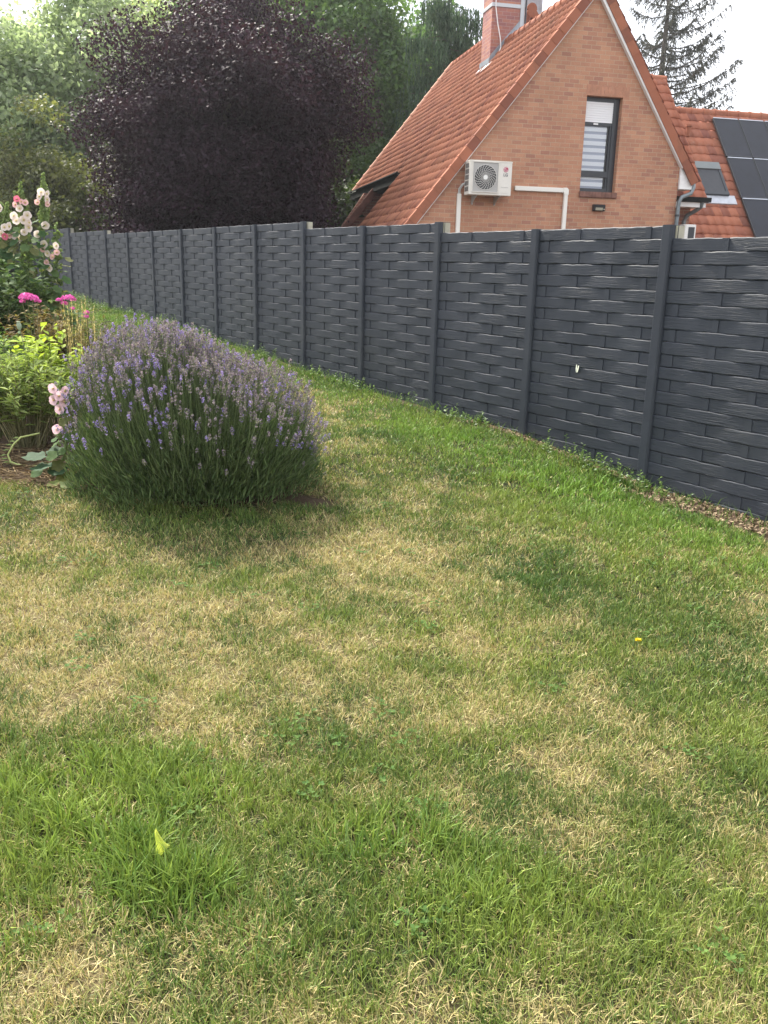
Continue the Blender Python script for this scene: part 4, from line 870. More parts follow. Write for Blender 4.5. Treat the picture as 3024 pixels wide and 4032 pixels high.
M_lav = leafmat('lavender_green', .2, .6, .3); M_lavf = leafmat('lavender_flower', .25, .8, .15, tint=(1, .9, 1.4))
mk('stems', [tubes(paths, rad, colors(n, (.10, .15, .06), (.20, .25, .12)))], M_lav, lav)
m = 46000; k = rng.integers(0, n, m); t = .12+.60*rng.random(m)**1.1; tt = t[:, None]; p = (1-tt)**2*base[k]+2*tt*(1-tt)*mid[k]+tt**2*tip[k]; p += rng.normal(0, .014, (m, 3)); p[:, 2] = np.maximum(p[:, 2], .015)
D = norm(norm(tip[k]-base[k])*1.0+rng.normal(0, .36, (m, 3)))
leaf1 = leafcards(p+D*.012, norm(rng.normal(size=(m, 3))), .034+.030*rng.random(m), colors(m, (.055, .090, .036), (.155, .195, .095), .3), .13, .1, 0, D)
m = 26000; a_ = rng.random(m)*6.283; e_ = .85+.70*rng.random(m); rr = .55+.36*rng.random(m)
p = np.stack([np.sin(e_)*np.cos(a_)*rr, np.sin(e_)*np.sin(a_)*rr*.9, .01+np.cos(e_)*rr*.95+.03*rng.random(m)], 1); D = norm(np.stack([np.cos(a_)*.55, np.sin(a_)*.55, np.full(m, .95)], 1)+rng.normal(0, .3, (m, 3)))
leaf2 = leafcards(p, norm(rng.normal(size=(m, 3))), .038+.040*rng.random(m), colors(m, (.055, .100, .036), (.155, .210, .085), .3), .12, .1, 0, D)
mk('foliage', [leaf1, leaf2], M_lav, lav)
# flower heads: whorls of tiny florets, fresh violet to faded mauve-brown
frontlow = np.clip(-ry_*1.1, 0, 1)*np.clip((.95-hgt)/.55, 0, 1)
keep = np.where(rng.random(n) < (.86-.78*frontlow)*np.where(low, .55, 1))[0]; parts = []
D = norm(tip[keep]-mid2[keep]+np.array([0, 0, .08])); ns = len(keep)
patch = vnoise(tip[keep, 0]*2.6+9, tip[keep, 1]*2.6+9, 19)
fresh = rng.random(ns) < .14+.36*(patch > .58)+.25*(rho[keep] > .9)
ln = .016+.018*rng.random(ns)
for w in range(4):
    q = tip[keep]+D*(ln*(w/3.-.35))[:, None]
    if w == 0: q = tip[keep]-D*(ln*.8+.014*rng.random(ns)*(rng.random(ns) < .4))[:, None]
    for f in range(6):
        o_ = norm(rng.normal(size=(ns, 3))); rad_ = (.0088, .0105, .0095, .0060)[w]
        cf = np.where(fresh[:, None], colors(ns, (.17, .13, .35), (.40, .33, .60)), colors(ns, (.11, .09, .13), (.35, .30, .33)))
        green = rng.random(ns) < .20; cf[green] = colors(int(green.sum()), (.17, .19, .12), (.27, .28, .19))
        parts.append(leafcards(q+o_*rad_, o_, np.full(ns, .0112)*(.7+.6*rng.random(ns)), cf, .8, .35))
o = mk('flower_spikes', parts, M_lavf, lav); o['kind'] = 'stuff'
# dry litter under the bush
m = 500; a_ = rng.random(m)*6.283; rr = .45+.5*rng.random(m); px_ = -1.38+rr*np.cos(a_)*1.1; py_ = 6.30+rr*np.sin(a_)*.85
P = np.stack([px_, py_, gz(px_, py_)+.012+.01*rng.random(m)], 1); D = np.stack([rng.normal(size=m), rng.normal(size=m), rng.normal(0, .12, m)], 1)
lit1 = leafcards(P, norm(np.array([[0, 0, 1.]])+rng.normal(0, .3, (m, 3))), .05+.09*rng.random(m), colors(m, (.22, .16, .09), (.42, .34, .20), .3), .06, .1, 0, D)
m = 4200; px_ = rng.uniform(-4.4, -1.9, m); py_ = rng.uniform(5.7, 6.9, m); P = np.stack([px_, py_, gz(px_, py_)+.012+.015*rng.random(m)], 1); D = np.stack([rng.normal(size=m), rng.normal(size=m)*.5, rng.normal(0, .12, m)], 1)
lit2 = leafcards(P, norm(np.array([[0, 0, 1.]])+rng.normal(0, .3, (m, 3))), .04+.10*rng.random(m), colors(m, (.20, .14, .08), (.45, .35, .20), .3), .06, .1, 0, D)
# bark chips along the foot of the fence
m = 5200; s_ = rng.uniform(-2.4, 2.2, m); d_ = -.03-.30*rng.random(m)*(np.where(s_ < -.1, 1, .35)); px_ = P0[0]+FD[0]*s_+FN[0]*d_; py_ = P0[1]+FD[1]*s_+FN[1]*d_
P = np.stack([px_, py_, gz(px_, py_)+.006+.015*rng.random(m)], 1)
lit3 = leafcards(P, norm(np.array([[0, 0, 1.]])+rng.normal(0, .6, (m, 3))), .012+.028*rng.random(m), colors(m, (.13, .085, .055), (.40, .31, .20), .4), .55, .2)
tag(mk('plant_litter', [lit1, lit2, lit3], leafmat('litter', 0, .9, .2)), 'dry stalks, dead leaves and bark chips lying on the bare soil', 'litter', kind='stuff')

# ------------------------------------------------------------ weeds along the fence foot
rng = np.random.default_rng(401); parts = []
M_weed = leafmat('weed_leaf', .30, .7, .16)
m = 520; s_ = rng.uniform(-.6, 17, m); d_ = -.06-.20*rng.random(m); px_ = P0[0]+FD[0]*s_+FN[0]*d_; py_ = P0[1]+FD[1]*s_+FN[1]*d_; k = fbm(s_*1.3, s_*0+3, 8, 1.2, 2) > .44; px_, py_, s_ = px_[k], py_[k], s_[k]; m = len(px_)
hh = .05+.12*rng.random(m)*(1+.4*(rng.random(m) < .12)); lf = 11
for j in range(lf):
    f = (j+1)/lf; a_ = rng.random(m)*6.283; D = norm(np.stack([np.cos(a_), np.sin(a_), .25+.3*rng.random(m)], 1)); sz = (.028+.022*rng.random(m))*(1-.35*f)
    P = np.stack([px_, py_, gz(px_, py_)+hh*f], 1)+D*sz[:, None]*.6; N = norm(np.stack([-D[:, 0]*.3, -D[:, 1]*.3, np.ones(m)], 1)+rng.normal(0, .2, (m, 3)))
    pale = (rng.random(m) < .12)[:, None]; c = colors(m, (.060, .120, .030), (.155, .235, .060)); c = np.where(pale, colors(m, (.25, .33, .22), (.40, .46, .34)), c)
    parts.append(leafcards(P, N, sz, c, .62, .15, 0, D))
px3 = np.stack([np.stack([px_, py_, gz(px_, py_)], 1), np.stack([px_, py_, gz(px_, py_)+hh], 1)], 1)
parts.append(tubes(px3, np.full((m, 2), .0016), colors(m, (.08, .13, .04), (.14, .19, .07))))
V1, Q1, T1, C1 = blade_mesh(*(lambda s, d: (P0[0]+FD[0]*s+FN[0]*d, P0[1]+FD[1]*s+FN[1]*d))(rng.uniform(-2.6, 15, 2600), -.04-.25*rng.random(2600)), .07+.10*rng.random(2600), .4+.6*rng.random(2600), .003+.002*rng.random(2600), colors(2600, (.06, .13, .025), (.15, .23, .06)))
parts.append((V1, np.concatenate([Q1[:, [0, 1, 2]], Q1[:, [0, 2, 3]], T1]), C1))
tag(mk('weeds', parts, M_weed), 'small leafy weeds and longer grass along the foot of the fence', 'weeds', kind='stuff')

# ------------------------------------------------------------ flower bed
def path_pts(P, Q, n, sag=0, side=0):
    P, Q = np.array(P, float), np.array(Q, float); t = np.linspace(0, 1, n)[:, None]; s = P+(Q-P)*t; s[:, 2] += sag*np.sin(np.pi*t[:, 0]); return s
def lobed(c, N, r, colr, lobes=5, seg=20, cup=.15):
    """a palmate leaf: centre c, facing N"""
    N = Vector(N).normalized(); a = N.orthogonal().normalized(); b = N.cross(a); V = [Vector(c)-N*r*.0]; cc = [np.array(colr)*.85]; F = []; ph = random.random()*6.28
    for k in range(seg):
        t = 2*math.pi*k/seg; rr = r*(.74+.26*abs(math.cos(lobes*t/2+.4)))*(.9+.2*random.random()); V.append(Vector(c)+a*rr*math.cos(t+ph)+b*rr*math.sin(t+ph)+N*(cup*r*(abs(math.cos(lobes*t/2+.4))-.4)+random.uniform(-.05, .05)*r)); cc.append(np.array(colr)*random.uniform(.85, 1.2))
    F = [(0, 1+k, 1+(k+1) % seg) for k in range(seg)]
    return np.array([list(v) for v in V]), np.array(F), np.array(cc)
M_petal = bpy.data.materials.new('petal')
def petalmat(name, c_in, c_out):
    m = bpy.data.materials.new(name); m.use_nodes = True; n = m.node_tree; b = n.nodes['Principled BSDF']; L = n.links.new
    a = n.nodes.new('ShaderNodeVertexColor'); a.layer_name = 'col'; L(a.outputs['Color'], b.inputs['Base Color']); b.inputs['Roughness'].default_value = .6
    t = n.nodes.new('ShaderNodeBsdfTranslucent'); L(a.outputs['Color'], t.inputs['Color']); x = n.nodes.new('ShaderNodeMixShader'); x.inputs['Fac'].default_value = .4
    L(b.outputs[0], x.inputs[1]); L(t.outputs[0], x.inputs[2]); L(x.outputs[0], n.nodes['Material Output'].inputs['Surface']); return m
M_pet = petalmat('petals', 0, 0); M_cen = mat('flower_centre', (.62, .52, .16), .7)
def flower_mesh(name, c1, c2, R_=.05, seed=0, cup=.45):
    r_ = random.Random(seed); V = []; C = []; F = []; seg = 30
    for ri, (fr_, h) in enumerate([(.16, 0), (.45, .22), (.75, .38), (1.0, .40)]):
        for k in range(seg):
            t = 2*math.pi*k/seg; lob = 1+(.10*abs(math.cos(2.5*t))-.05)*(fr_ > .6); ruf = .05*math.sin(11*t+ri)*(fr_ > .9)+r_.uniform(-.02, .02)
            V.append((R_*fr_*lob*math.cos(t), -R_*(cup*h*2.0+ruf), R_*fr_*lob*math.sin(t))); f = min(1, fr_*1.15); C.append([a*(1-f)+b*f for a, b in zip(c1, c2)])
    for ri in range(3):
        for k in range(seg): a = ri*seg+k; b = ri*seg+(k+1) % seg; F.append((a, b, b+seg)); F.append((a, b+seg, a+seg))
    for k in range(1, seg-1): F.append((0, k, k+1))
    return rawmesh(name, V, [np.array(F)], M_pet, colr=np.array(C), smooth=True)
FM = {'blush': [flower_mesh('flower', (.78, .50, .50), (.84, .58, .66), seed=8, cup=.35)], 'pale': [flower_mesh('flower', (.74, .60, .40), (.88, .76, .72), seed=s, cup=c) for s, c in ((1, .22), (2, .35), (3, .15))], 'pink': [flower_mesh('flower', (.60, .20, .24), (.80, .16, .26), seed=5, cup=.3)], 'rose': [flower_mesh('flower', (.75, .45, .35), (.82, .50, .50), .04, seed=6, cup=.5)]}
b = MB(); b.tube([(0, 0, 0), (0, -.012, 0), (0, -.022, 0)], [.006, .008, .003], 8); CEN = b.build('flower_centre', M_cen); cen_me = CEN.data; bpy.data.objects.remove(CEN)
def add_flower(root, p, kind='pale', s=1., yaw=None, tilt=None):
    me = random.choice(FM[kind]); o = link('flower', me, root, p, (random.uniform(-.35, .25) if tilt is None else tilt, random.uniform(-.2, .2), random.uniform(-.55, .45) if yaw is None else yaw)); o.scale = (s,)*3
    link('flower_centre', cen_me, o)
    return o
def buds(pts, r0, r1, c1=(.13, .19, .065), c2=(.24, .31, .12), leafy=3):
    parts = []
    for i, p in enumerate(pts):
        r = r0+(r1-r0)*i/len(pts); m = 10; d = norm(rng.normal(size=(m, 3))); parts.append(leafcards(np.array(p)+d*r*.6, d, np.full(m, r*1.7), colors(m, c1, c2), .9, .3))
    return parts
def hollyhock(base, stem, flowers, lab, pinks=(), topbuds=42, leaves=34, spread=.28, group='tall hollyhocks at the left edge', leafr=.095):
    base = np.array(base, float); root = empty('hollyhock', tuple(base), 0, lab, 'flower', group)
    st = [np.array(p)-base for p in stem]; st = sorted(st, key=lambda p: p[2]); allp = [np.zeros(3)]+st
    b = MB(); rs = list(np.linspace(.013, .004, len(allp))); b.tube(allp, rs, 7); zt = allp[-1][2]
    def on(z):
        for p, q in zip(allp, allp[1:]):
            if p[2] <= z <= q[2]: return p+(q-p)*(z-p[2])/(q[2]-p[2]+1e-9)
        return allp[-1]
    fl = [(np.array(p)-base, 'pale') for p in flowers]+[(np.array(p)-base, k) for p, k in pinks]
    for p, k in fl: q = on(max(.1, min(zt, p[2]-.03))); b.tube([q, (q+p)/2+np.array([0, 0, .005]), p+np.array([0, .01, 0])], [.004, .003, .003], 5)
    b.build('stem', mat('hollyhock_stem', (.16, .22, .08), .7), root, smooth=True)
    for p, k in fl: add_flower(root, tuple(p), k, random.uniform(.78, 1.0) if k == 'pale' else random.uniform(.7, .9))
    parts = []; bp = []
    for i in range(topbuds):
        z = zt*(1.0-.24*(i/topbuds)); q = on(z); a = i*2.4; bp.append(q+np.array([math.cos(a), math.sin(a), 0])*(.010+.034*i/topbuds))
    parts += buds(bp, .014, .029, (.17, .24, .09), (.30, .38, .17))
    bp = []
    for i in range(leaves*4):
        z = zt*random.uniform(.32, .95); q = on(z); a = random.random()*6.28; bp.append(q+np.array([math.cos(a), math.sin(a), 0])*random.uniform(.02, .07))
    parts += buds(bp, .016, .022, (.15, .21, .08), (.27, .34, .15)); mk('buds', parts, M_weed, root)
    parts = []
    leaves = int(leaves*1.7)
    for i in range(leaves):
        z = zt*(.05+.72*(i/leaves)); q = on(z); a = random.random()*6.28; r = leafr*(1-.5*i/leaves)*random.uniform(.8, 1.35); d = Vector((math.cos(a), math.sin(a), .15)); L_ = random.uniform(.4, 1)*spread*(1-.45*i/leaves); c = Vector(q)+d*L_; 
        base_c = random.choice([(.055, .110, .040), (.075, .135, .050), (.095, .150, .055), (.13, .14, .05)]) if i > 6 or leafr < .09 else random.choice([(.12, .11, .045), (.08, .10, .04), (.15, .11, .05)])
        parts.append(lobed(c, (d.x*.5+random.uniform(-.3, .3), d.y*.5-.35, .75), r, base_c))
        parts.append(tubes(np.array([[list(q), list((np.array(q)+np.array(c))/2+np.array([0, 0, .02])), list(c)]]), np.array([[.003, .0025, .002]]), np.array([[.14, .19, .07]])))
    mk('leaves', parts, M_weed, root)
    return root
g1 = float(gz(-4.1, 10.5))
h1 = hollyhock((-4.06, 10.6, g1), [(-4.00, 10.6, 2.58), (-4.02, 10.6, 2.17), (-4.05, 10.6, 1.76), (-4.08, 10.6, 1.19)], [(-4.0, 10.5, 2.37), (-3.93, 10.5, 2.35), (-4.02, 10.5, 2.32), (-3.93, 10.5, 2.29), (-3.98, 10.5, 2.01), (-4.08, 10.5, 1.91), (-4.01, 10.5, 1.8)], 'tallest hollyhock with pale pink blooms, the right-hand one beside the fence', [((-4.05, 10.5, 2.26), 'rose'), ((-3.93, 10.5, 2.24), 'rose'), ((-4.03, 10.5, 1.74), 'rose')])
h1b = hollyhock((-3.98, 10.75, g1), [(-3.90, 10.62, 2.04), (-3.93, 10.65, 1.7), (-3.97, 10.7, 1.2)], [(-3.87, 10.5, 1.79), (-3.98, 10.5, 1.70), (-3.97, 10.5, 1.54)], 'shorter side hollyhock with pale blooms leaning against the dark fence', [((-3.87, 10.5, 1.71), 'rose'), ((-3.92, 10.5, 1.66), 'rose'), ((-4.0, 10.5, 1.60), 'rose')], topbuds=14, leaves=22)
h2 = hollyhock((-4.17, 10.3, g1), [(-4.15, 10.3, 2.45), (-4.15, 10.3, 2.15), (-4.14, 10.3, 1.75), (-4.16, 10.3, 1.35)], [(-4.19, 10.2, 2.04), (-4.1, 10.2, 2.05), (-4.04, 10.2, 2.02), (-4.21, 10.2, 2.09), (-4.11, 10.2, 1.92), (-4.14, 10.2, 2.17), (-4.06, 10.2, 2.10), (-4.05, 10.2, 1.97)], 'hollyhock with one deep pink bloom above a crowd of pale ones', [((-4.16, 10.2, 2.27), 'pink'), ((-4.11, 10.2, 2.24), 'rose'), ((-4.07, 10.2, 2.23), 'rose'), ((-4.18, 10.2, 2.21), 'rose')], leaves=46)
h3 = hollyhock((-4.47, 10.4, g1), [(-4.36, 10.4, 2.24), (-4.4, 10.4, 1.95), (-4.45, 10.4, 1.65), (-4.48, 10.4, 1.39)], [(-4.37, 10.3, 1.97), (-4.31, 10.3, 1.98), (-4.26, 10.3, 1.88), (-4.41, 10.3, 1.9), (-4.22, 10.3, 1.85)], 'shorter hollyhock near the left edge with pale blooms and small pink ones', [((-4.32, 10.3, 1.88), 'rose'), ((-4.37, 10.3, 1.87), 'pink')], leaves=40)
h4 = hollyhock((-4.62, 10.5, g1), [(-4.51, 10.5, 2.35), (-4.55, 10.5, 1.75)], [(-4.44, 10.4, 2.18)], 'hollyhock cut by the left edge, a single pale bloom showing', [], leaves=34)
g6 = float(gz(-2.33, 6.3))
h5 = hollyhock((-2.36, 5.98, g6-.01), [(-2.26, 6.0, .84), (-2.21, 5.96, .62), (-2.22, 5.96, .46), (-2.25, 5.96, .30)], [(-2.28, 5.93, .78), (-2.24, 5.92, .73), (-2.21, 5.93, .69), (-2.24, 5.92, .64), (-2.28, 5.93, .70), (-2.20, 5.94, .76)], 'low pink hollyhock bending up beside the lavender bush', [((-2.27, 5.92, .50), 'rose')], topbuds=9, leaves=9, spread=.12, group=None, leafr=.045)
for ch in h5.children:
    if ch.name.startswith('flower'): ch.scale = (.70,)*3; ch.data = FM['blush'][0]

def clump(name, x, y, lab, cat, H, rb, rt, nst, nl, ls, ca, cb_, asp=.35, seed=1, droop=.1, stemc=((.10, .13, .05), (.18, .20, .09)), lo=.15, bend=.3, group=None, m=None, fold=.18, sr=.0028, partname='leaves', toplumps=0):
    """upright perennial: stems fanning from a small foot, leaves along them"""
    global rng
    rng = np.random.default_rng(seed); root = empty(name, (x, y, float(gz(x, y))), 0, lab, cat, group)
    a_ = rng.random(nst)*6.283; r_ = rt*rng.random(nst)**.55; top = np.stack([np.cos(a_)*r_, np.sin(a_)*r_, H*(.72+.3*rng.random(nst))*(1-.25*(r_/rt)**2)], 1)
    b0 = np.stack([np.cos(a_)*rb*rng.random(nst), np.sin(a_)*rb*rng.random(nst), np.zeros(nst)], 1)
    md = b0*.5+top*.5; md[:, :2] -= (top[:, :2]-b0[:, :2])*.12*bend; md[:, 2] += .05*H*bend
    mk('stems', [tubes(np.stack([b0, md, top], 1), np.tile([sr*1.4, sr, sr*.6], (nst, 1)), colors(nst, *stemc))], m or M_weed, root)
    k = rng.integers(0, nst, nl); t = lo+(1-lo)*rng.random(nl)**.75; tt = t[:, None]; P = (1-tt)**2*b0[k]+2*tt*(1-tt)*md[k]+tt**2*top[k]
    aa = rng.random(nl)*6.283; D = norm(np.stack([np.cos(aa), np.sin(aa), .35-droop+.3*rng.normal(size=nl)], 1)); sz = ls*(.6+.7*rng.random(nl))*(1-.3*t)
    N = norm(np.stack([-D[:, 0]*.4, -D[:, 1]*.4, np.ones(nl)], 1)+rng.normal(0, .35, (nl, 3)))
    mk(partname, [leafcards(P+D*sz[:, None]*.5, N, sz, colors(nl, ca, cb_, .25), asp, fold, 0, D)], m or M_weed, root)
    return root, top
# plants of the bed, from back to front
clump('shrubby_perennial', -4.35, 9.9, 'dense green leaf mass at the foot of the hollyhocks', 'plant', 1.40, .35, .62, 110, 5200, .105, (.055, .100, .038), (.115, .165, .062), .6, 501)
clump('faded_perennial', -3.50, 9.0, 'russet and olive fading leaves below the left pink phlox', 'plant', .98, .25, .50, 70, 2400, .085, (.11, .075, .035), (.20, .16, .06), .42, 502, stemc=((.16, .08, .05), (.2, .12, .07)))
clump('faded_perennial', -3.08, 9.1, 'dark green and brown leafy stems below the right pink phlox', 'plant', .90, .22, .38, 60, 1700, .075, (.06, .07, .03), (.13, .115, .05), .42, 503, stemc=((.14, .08, .05), (.2, .14, .08)))
clump('glossy_perennial', -3.62, 8.0, 'glossy dark green clump at the left edge below the russet leaves', 'plant', .88, .22, .42, 70, 2600, .095, (.050, .100, .030), (.115, .185, .055), .42, 504)
r_, top = clump('bright_leaf_plant', -2.88, 7.35, 'yellow-green broad-leaved plant in the middle of the flower bed', 'plant', .95, .14, .34, 46, 620, .125, (.22, .30, .05), (.42, .50, .09), .55, 505, droop=0, lo=.45)
clump('coneflower_clump', -2.87, 6.85, 'tall fan of narrow green leaves on bare pale stems beside the lavender', 'plant', .80, .13, .46, 150, 2300, .115, (.14, .20, .06), (.28, .34, .12), .24, 506, stemc=((.20, .20, .10), (.34, .31, .18)), lo=.40, bend=.6, sr=.003)
clump('ferny_plant', -2.55, 7.25, 'feathery yellow-green plant against the left flank of the lavender', 'plant', .80, .12, .26, 60, 2000, .06, (.17, .24, .06), (.34, .40, .12), .20, 507, lo=.3)
clump('slender_perennial', -3.25, 7.2, 'slender green stems with bud tips near the left edge', 'plant', .86, .14, .36, 60, 1500, .085, (.14, .21, .06), (.28, .35, .12), .25, 508, lo=.3)
# phlox heads
def phlox(x, y, top, heads, lab):
    g = float(gz(x, y)); root = empty('phlox', (x, y, g), 0, lab, 'flower', 'pink phlox in the flower bed'); global rng
    rng = np.random.default_rng(int(abs(x*1000))); b = MB()
    for hx, hy, hz, hr in heads: b.tube([(0, 0, 0), ((hx-x)*.4, (hy-y)*.4, (hz-g)*.55), (hx-x, hy-y, hz-g)], [.005, .004, .003], 6)
    b.build('stem', mat('phlox_stem', (.16, .16, .07), .7), root, smooth=True)
    for hx, hy, hz, hr in heads:
        m = int(60*(hr/.07)**2)+12; d = norm(rng.normal(size=(m, 3))); d[:, 2] = np.abs(d[:, 2])*.9-.15; c = np.array([hx-x, hy-y, hz-g])+d*np.array([hr, hr, hr*.72]); parts = []
        N = norm(d+rng.normal(0, .25, (m, 3))); a = norm(np.cross(N, rng.normal(size=(m, 3)))); b2 = np.cross(N, a)
        for p_ in range(5):
            t = 2*np.pi*p_/5; D = a*np.cos(t)+b2*np.sin(t); parts.append(leafcards(c+D*.0075, N, np.full(m, .0155), colors(m, (.62, .08, .36), (.82, .20, .55), .15), .85, .1, 0, D))
        o = mk('flower_head', parts, M_pet, root)
    k = 160; t = rng.random(k)[:, None]*.85; q = np.array([heads[0][0]-x, heads[0][1]-y, heads[0][2]-g]); P = q*t; aa = rng.random(k)*6.283; D = norm(np.stack([np.cos(aa), np.sin(aa), np.full(k, .2)], 1))
    mk('leaves', [leafcards(P+D*.035, norm(rng.normal(size=(k, 3))+np.array([0, 0, 1.5])), .07+.03*rng.random(k), colors(k, (.07, .10, .035), (.15, .17, .06)), .25, .2, 0, D)], M_weed, root)
    return root
phlox(-3.50, 8.72, 0, [(-3.53, 8.7, 1.27, .075), (-3.48, 8.7, 1.26, .06), (-3.43, 8.7, 1.235, .03), (-3.58, 8.7, 1.23, .025)], 'magenta pink phlox head, the left one, below the hollyhocks')
phlox(-3.12, 8.72, 0, [(-3.13, 8.7, 1.265, .066), (-3.22, 8.7, 1.25, .028), (-3.17, 8.7, 1.22, .03)], 'magenta pink phlox head on a pale stem in front of the far fence')
phlox(-2.98, 8.8, 0, [(-2.96, 8.7, 1.14, .022), (-2.965, 8.7, 1.10, .025), (-3.11, 8.75, 1.17, .02)], 'small fading crimson phlox sprig just left of the lavender top')
# dry grass stalks
rng = np.random.default_rng(601); n = 26; gr = empty('dry_grass_clump', (-2.72, 7.7, float(gz(-2.72, 7.7))), 0, 'thin straw-coloured grass stalks standing behind the lavender', 'ornamental grass')
bx = rng.normal(0, .05, (n, 2)); hh = .72+.42*rng.random(n); tx = bx+rng.normal(0, .07, (n, 2)); z0 = np.zeros((n, 1))
pth = np.stack([np.hstack([bx, z0]), np.hstack([(bx+tx)/2, hh[:, None]*.5]), np.hstack([tx, hh[:, None]])], 1)
mk('stalks', [tubes(pth, np.tile([.0028, .0022, .0012], (n, 1)), colors(n, (.42, .34, .18), (.58, .48, .28)))], M_weed, gr)
m = n*14; k = np.repeat(np.arange(n), 14); t = .82+.2*rng.random(m); P = pth[k, 0]*(1-t)[:, None]+pth[k, 2]*t[:, None]+rng.normal(0, .003, (m, 3)); D = norm(np.stack([rng.normal(0, .25, m), rng.normal(0, .25, m), np.ones(m)], 1))
mk('seed_heads', [leafcards(P, norm(rng.normal(size=(m, 3))), .018+.01*rng.random(m), colors(m, (.40, .32, .16), (.6, .5, .3)), .25, .1, 0, D)], M_weed, gr)
# poppy seed stalk, curled stem on the soil
pd = empty('poppy_stalk', (-2.86, 7.0, float(gz(-2.86, 7.0))), 0, 'single grey-green poppy seed head on a tall bare stalk', 'flower stalk')
b = MB(); b.tube([(0, 0, 0), (.03, 0, .4), (-.06, 0, .92)], [.005, .004, .003], 6); b.build('stem', mat('poppy_stem', (.17, .21, .10), .7), pd, smooth=True)
b = MB(); b.tube([(-.06, 0, .915), (-.062, 0, .93), (-.064, 0, .955), (-.066, 0, .975), (-.066, 0, .982)], [.006, .017, .020, .012, .018], 10); b.build('seed_head', mat('poppy_head', (.28, .34, .24), .8), pd, smooth=True)
pts = [(-2.60, 6.42, .37), (-2.69, 6.3, .36), (-2.74, 6.28, .31), (-2.78, 6.26, .235), (-2.76, 6.25, .185), (-2.71, 6.25, .165), (-2.64, 6.25, .158), (-2.57, 6.26, .155), (-2.50, 6.25, .155), (-2.43, 6.22, .17)]
cs_ = empty('curled_stem', (-2.7, 6.3, float(gz(-2.7, 6.3))), 0, 'pale yellow-green stem curling down onto the soil at the left edge', 'plant')
b = MB(); b.tube([np.array(p)-np.array(cs_.location) for p in pts], [.007]*10, 7); b.build('stem', mat('pale_stem', (.36, .42, .14), .6), cs_, smooth=True)
parts = []
for i in range(2, 16):
    f = i/16*8; j = int(f); p = Vector(pts[j]).lerp(Vector(pts[j+1]), f-j)-cs_.location; parts.append(leafcards(np.array([list(p+Vector((-.035, 0, -.005)))]), np.array([[.1, -.5, .8]]), np.array([.055]), np.array([[.20, .27, .09]]), .30, .2, 0, np.array([[-1, 0, random.uniform(-.5, .1)]])))
mk('leaflets', parts, M_weed, cs_)
# broad low leaves at the corner of the bed
bl = empty('broad_leaf_rosette', (-2.24, 5.90, float(gz(-2.24, 5.90))), 0, 'low rosette of broad blue-green leaves at the left foot of the lavender', 'plant'); parts = []; random.seed(12)
for (dx_, dy_, dz_, r, c) in [(-.20, .02, .17, .085, (.055, .10, .055)), (-.06, .05, .20, .075, (.06, .105, .055)), (-.14, -.03, .11, .085, (.06, .11, .06)), (-.03, -.02, .09, .08, (.055, .10, .05)), (.10, .05, .14, .085, (.06, .11, .05)), (.02, -.05, .04, .07, (.20, .22, .06)), (.12, -.04, .05, .07, (.08, .12, .05)), (-.02, -.14, .02, .05, (.22, .26, .08)), (.08, -.16, .02, .06, (.13, .17, .06))]:
    parts.append(lobed((dx_, dy_, dz_), (random.uniform(-.2, .2), random.uniform(-.5, -.1), 1), r, c))
    parts.append(tubes(np.array([[[0, 0, 0], [dx_*.5, dy_*.5, dz_*.7], [dx_, dy_, dz_]]]), np.array([[.003, .003, .002]]), np.array([[.2, .25, .1]])))
mk('leaves', parts, M_weed, bl)

# grass tufts hiding the soil edge in front of the bush, tall flower stalks, fallen things
fl_ = empty('fallen_leaf', (-.63, 2.15, float(gz(-.63, 2.15))+.045), R(10), 'single bright yellow-green leaf lying upright in the grass, lower left', 'leaf')
V, F, C = [], [], []
for i in range(9):
    t = i/8; w = .025*math.sin(math.pi*min(1, t*1.02))**.7*(1-.35*t)+.001; z_ = .075*t; xc = .014*math.sin(4.2*t); tw = .7*t; V += [(xc-w*math.cos(tw), -w*math.sin(tw)+.012*t, z_+.004), (xc, -.010+.01*math.sin(5*t), z_), (xc+w*math.cos(tw)*.9, w*math.sin(tw)+.010, z_+.010*math.sin(7*t))]; C += [[.62, .66, .14]]*3
for i in range(8):
    a = i*3; F += [(a, a+1, a+4), (a, a+4, a+3), (a+1, a+2, a+5), (a+1, a+5, a+4)]
b = np.array(V); link('blade', rawmesh('blade', b, [np.array(F)], leafmat('fallen_leaf_green', .45, .5, .3), colr=np.array(C), smooth=True), fl_, rot=(R(-30), R(8), R(5)))
dn_ = empty('dandelion', (1.2, 3.75, float(gz(1.2, 3.75))), 0, 'tiny yellow dandelion flower in the lawn at right', 'flower')
b = MB(); b.tube([(0, 0, 0), (0, 0, .06)], .002, 5); b.build('stem', mat('dandelion_stem', (.2, .26, .1), .7), dn_)
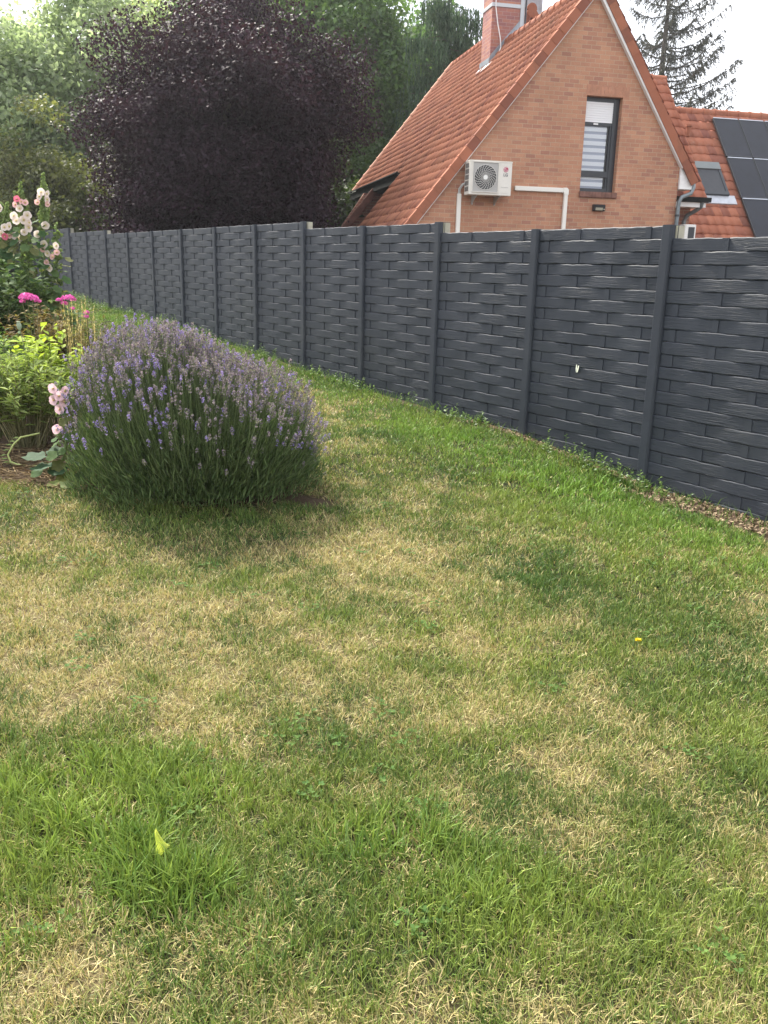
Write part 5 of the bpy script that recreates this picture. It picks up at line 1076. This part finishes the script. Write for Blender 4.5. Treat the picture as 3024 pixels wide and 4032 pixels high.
rng = np.random.default_rng(9); m = 70; aa = rng.random(m)*6.283; D = norm(np.stack([np.cos(aa), np.sin(aa), .15+.8*rng.random(m)], 1)); P = np.array([0, 0, .062])+D*.009
mk('flower_head', [leafcards(P, norm(rng.normal(size=(m, 3))+np.array([0, 0, 1.])), np.full(m, .019), colors(m, (.75, .60, .02), (.85, .72, .05), .1), .35, .1, 0, D)], M_pet, dn_)

# ------------------------------------------------------------ thin haze volume, added to imitate glare over the trees
hz = MB().box(-45, 45, -6, 75, -1.6, 19.5).build('haze', [], None); hz['kind'] = 'stuff'; hz['label'] = 'faint haze added to imitate glare over the trees'
hm = bpy.data.materials.new('haze_for_glare'); hm.use_nodes = True; hn = hm.node_tree; hn.nodes.clear()
pv = hn.nodes.new('ShaderNodeVolumePrincipled'); pv.inputs['Color'].default_value = (.93, .95, 1, 1); pv.inputs['Density'].default_value = .0006; pv.inputs['Anisotropy'].default_value = .55
ho = hn.nodes.new('ShaderNodeOutputMaterial'); hn.links.new(pv.outputs[0], ho.inputs['Volume']); hz.data.materials.append(hm)

rng = np.random.default_rng(801); cx = rng.uniform(-2.6, 2.6, 90); cy = rng.uniform(1.8, 8.5, 90); kk = in_lawn(cx, cy) & (np.abs(cx) < .55*cy+.6); cx, cy = cx[kk], cy[kk]; parts = []
for q in range(16):
    x_ = cx+rng.normal(0, .035, len(cx)); y_ = cy+rng.normal(0, .035, len(cx)); a0 = rng.random(len(cx))*6.283; zz = gz(x_, y_)+.012+.025*rng.random(len(cx))
    for j in range(3):
        D = norm(np.stack([np.cos(a0+2.09*j), np.sin(a0+2.09*j), np.full(len(cx), .25)], 1)); sz = .011+.006*rng.random(len(cx))
        parts.append(leafcards(np.stack([x_, y_, zz], 1)+D*sz[:, None]*.5, norm(np.array([[0, 0, 1.]])+rng.normal(0, .25, (len(cx), 3))), sz, colors(len(cx), (.045, .10, .022), (.10, .17, .04), .2), .85, .12, 0, D))
tag(mk('clover', parts, leafmat('clover_leaf', .2, .7, .15)), 'scattered clover leaves growing low in the lawn', 'clover', kind='stuff')
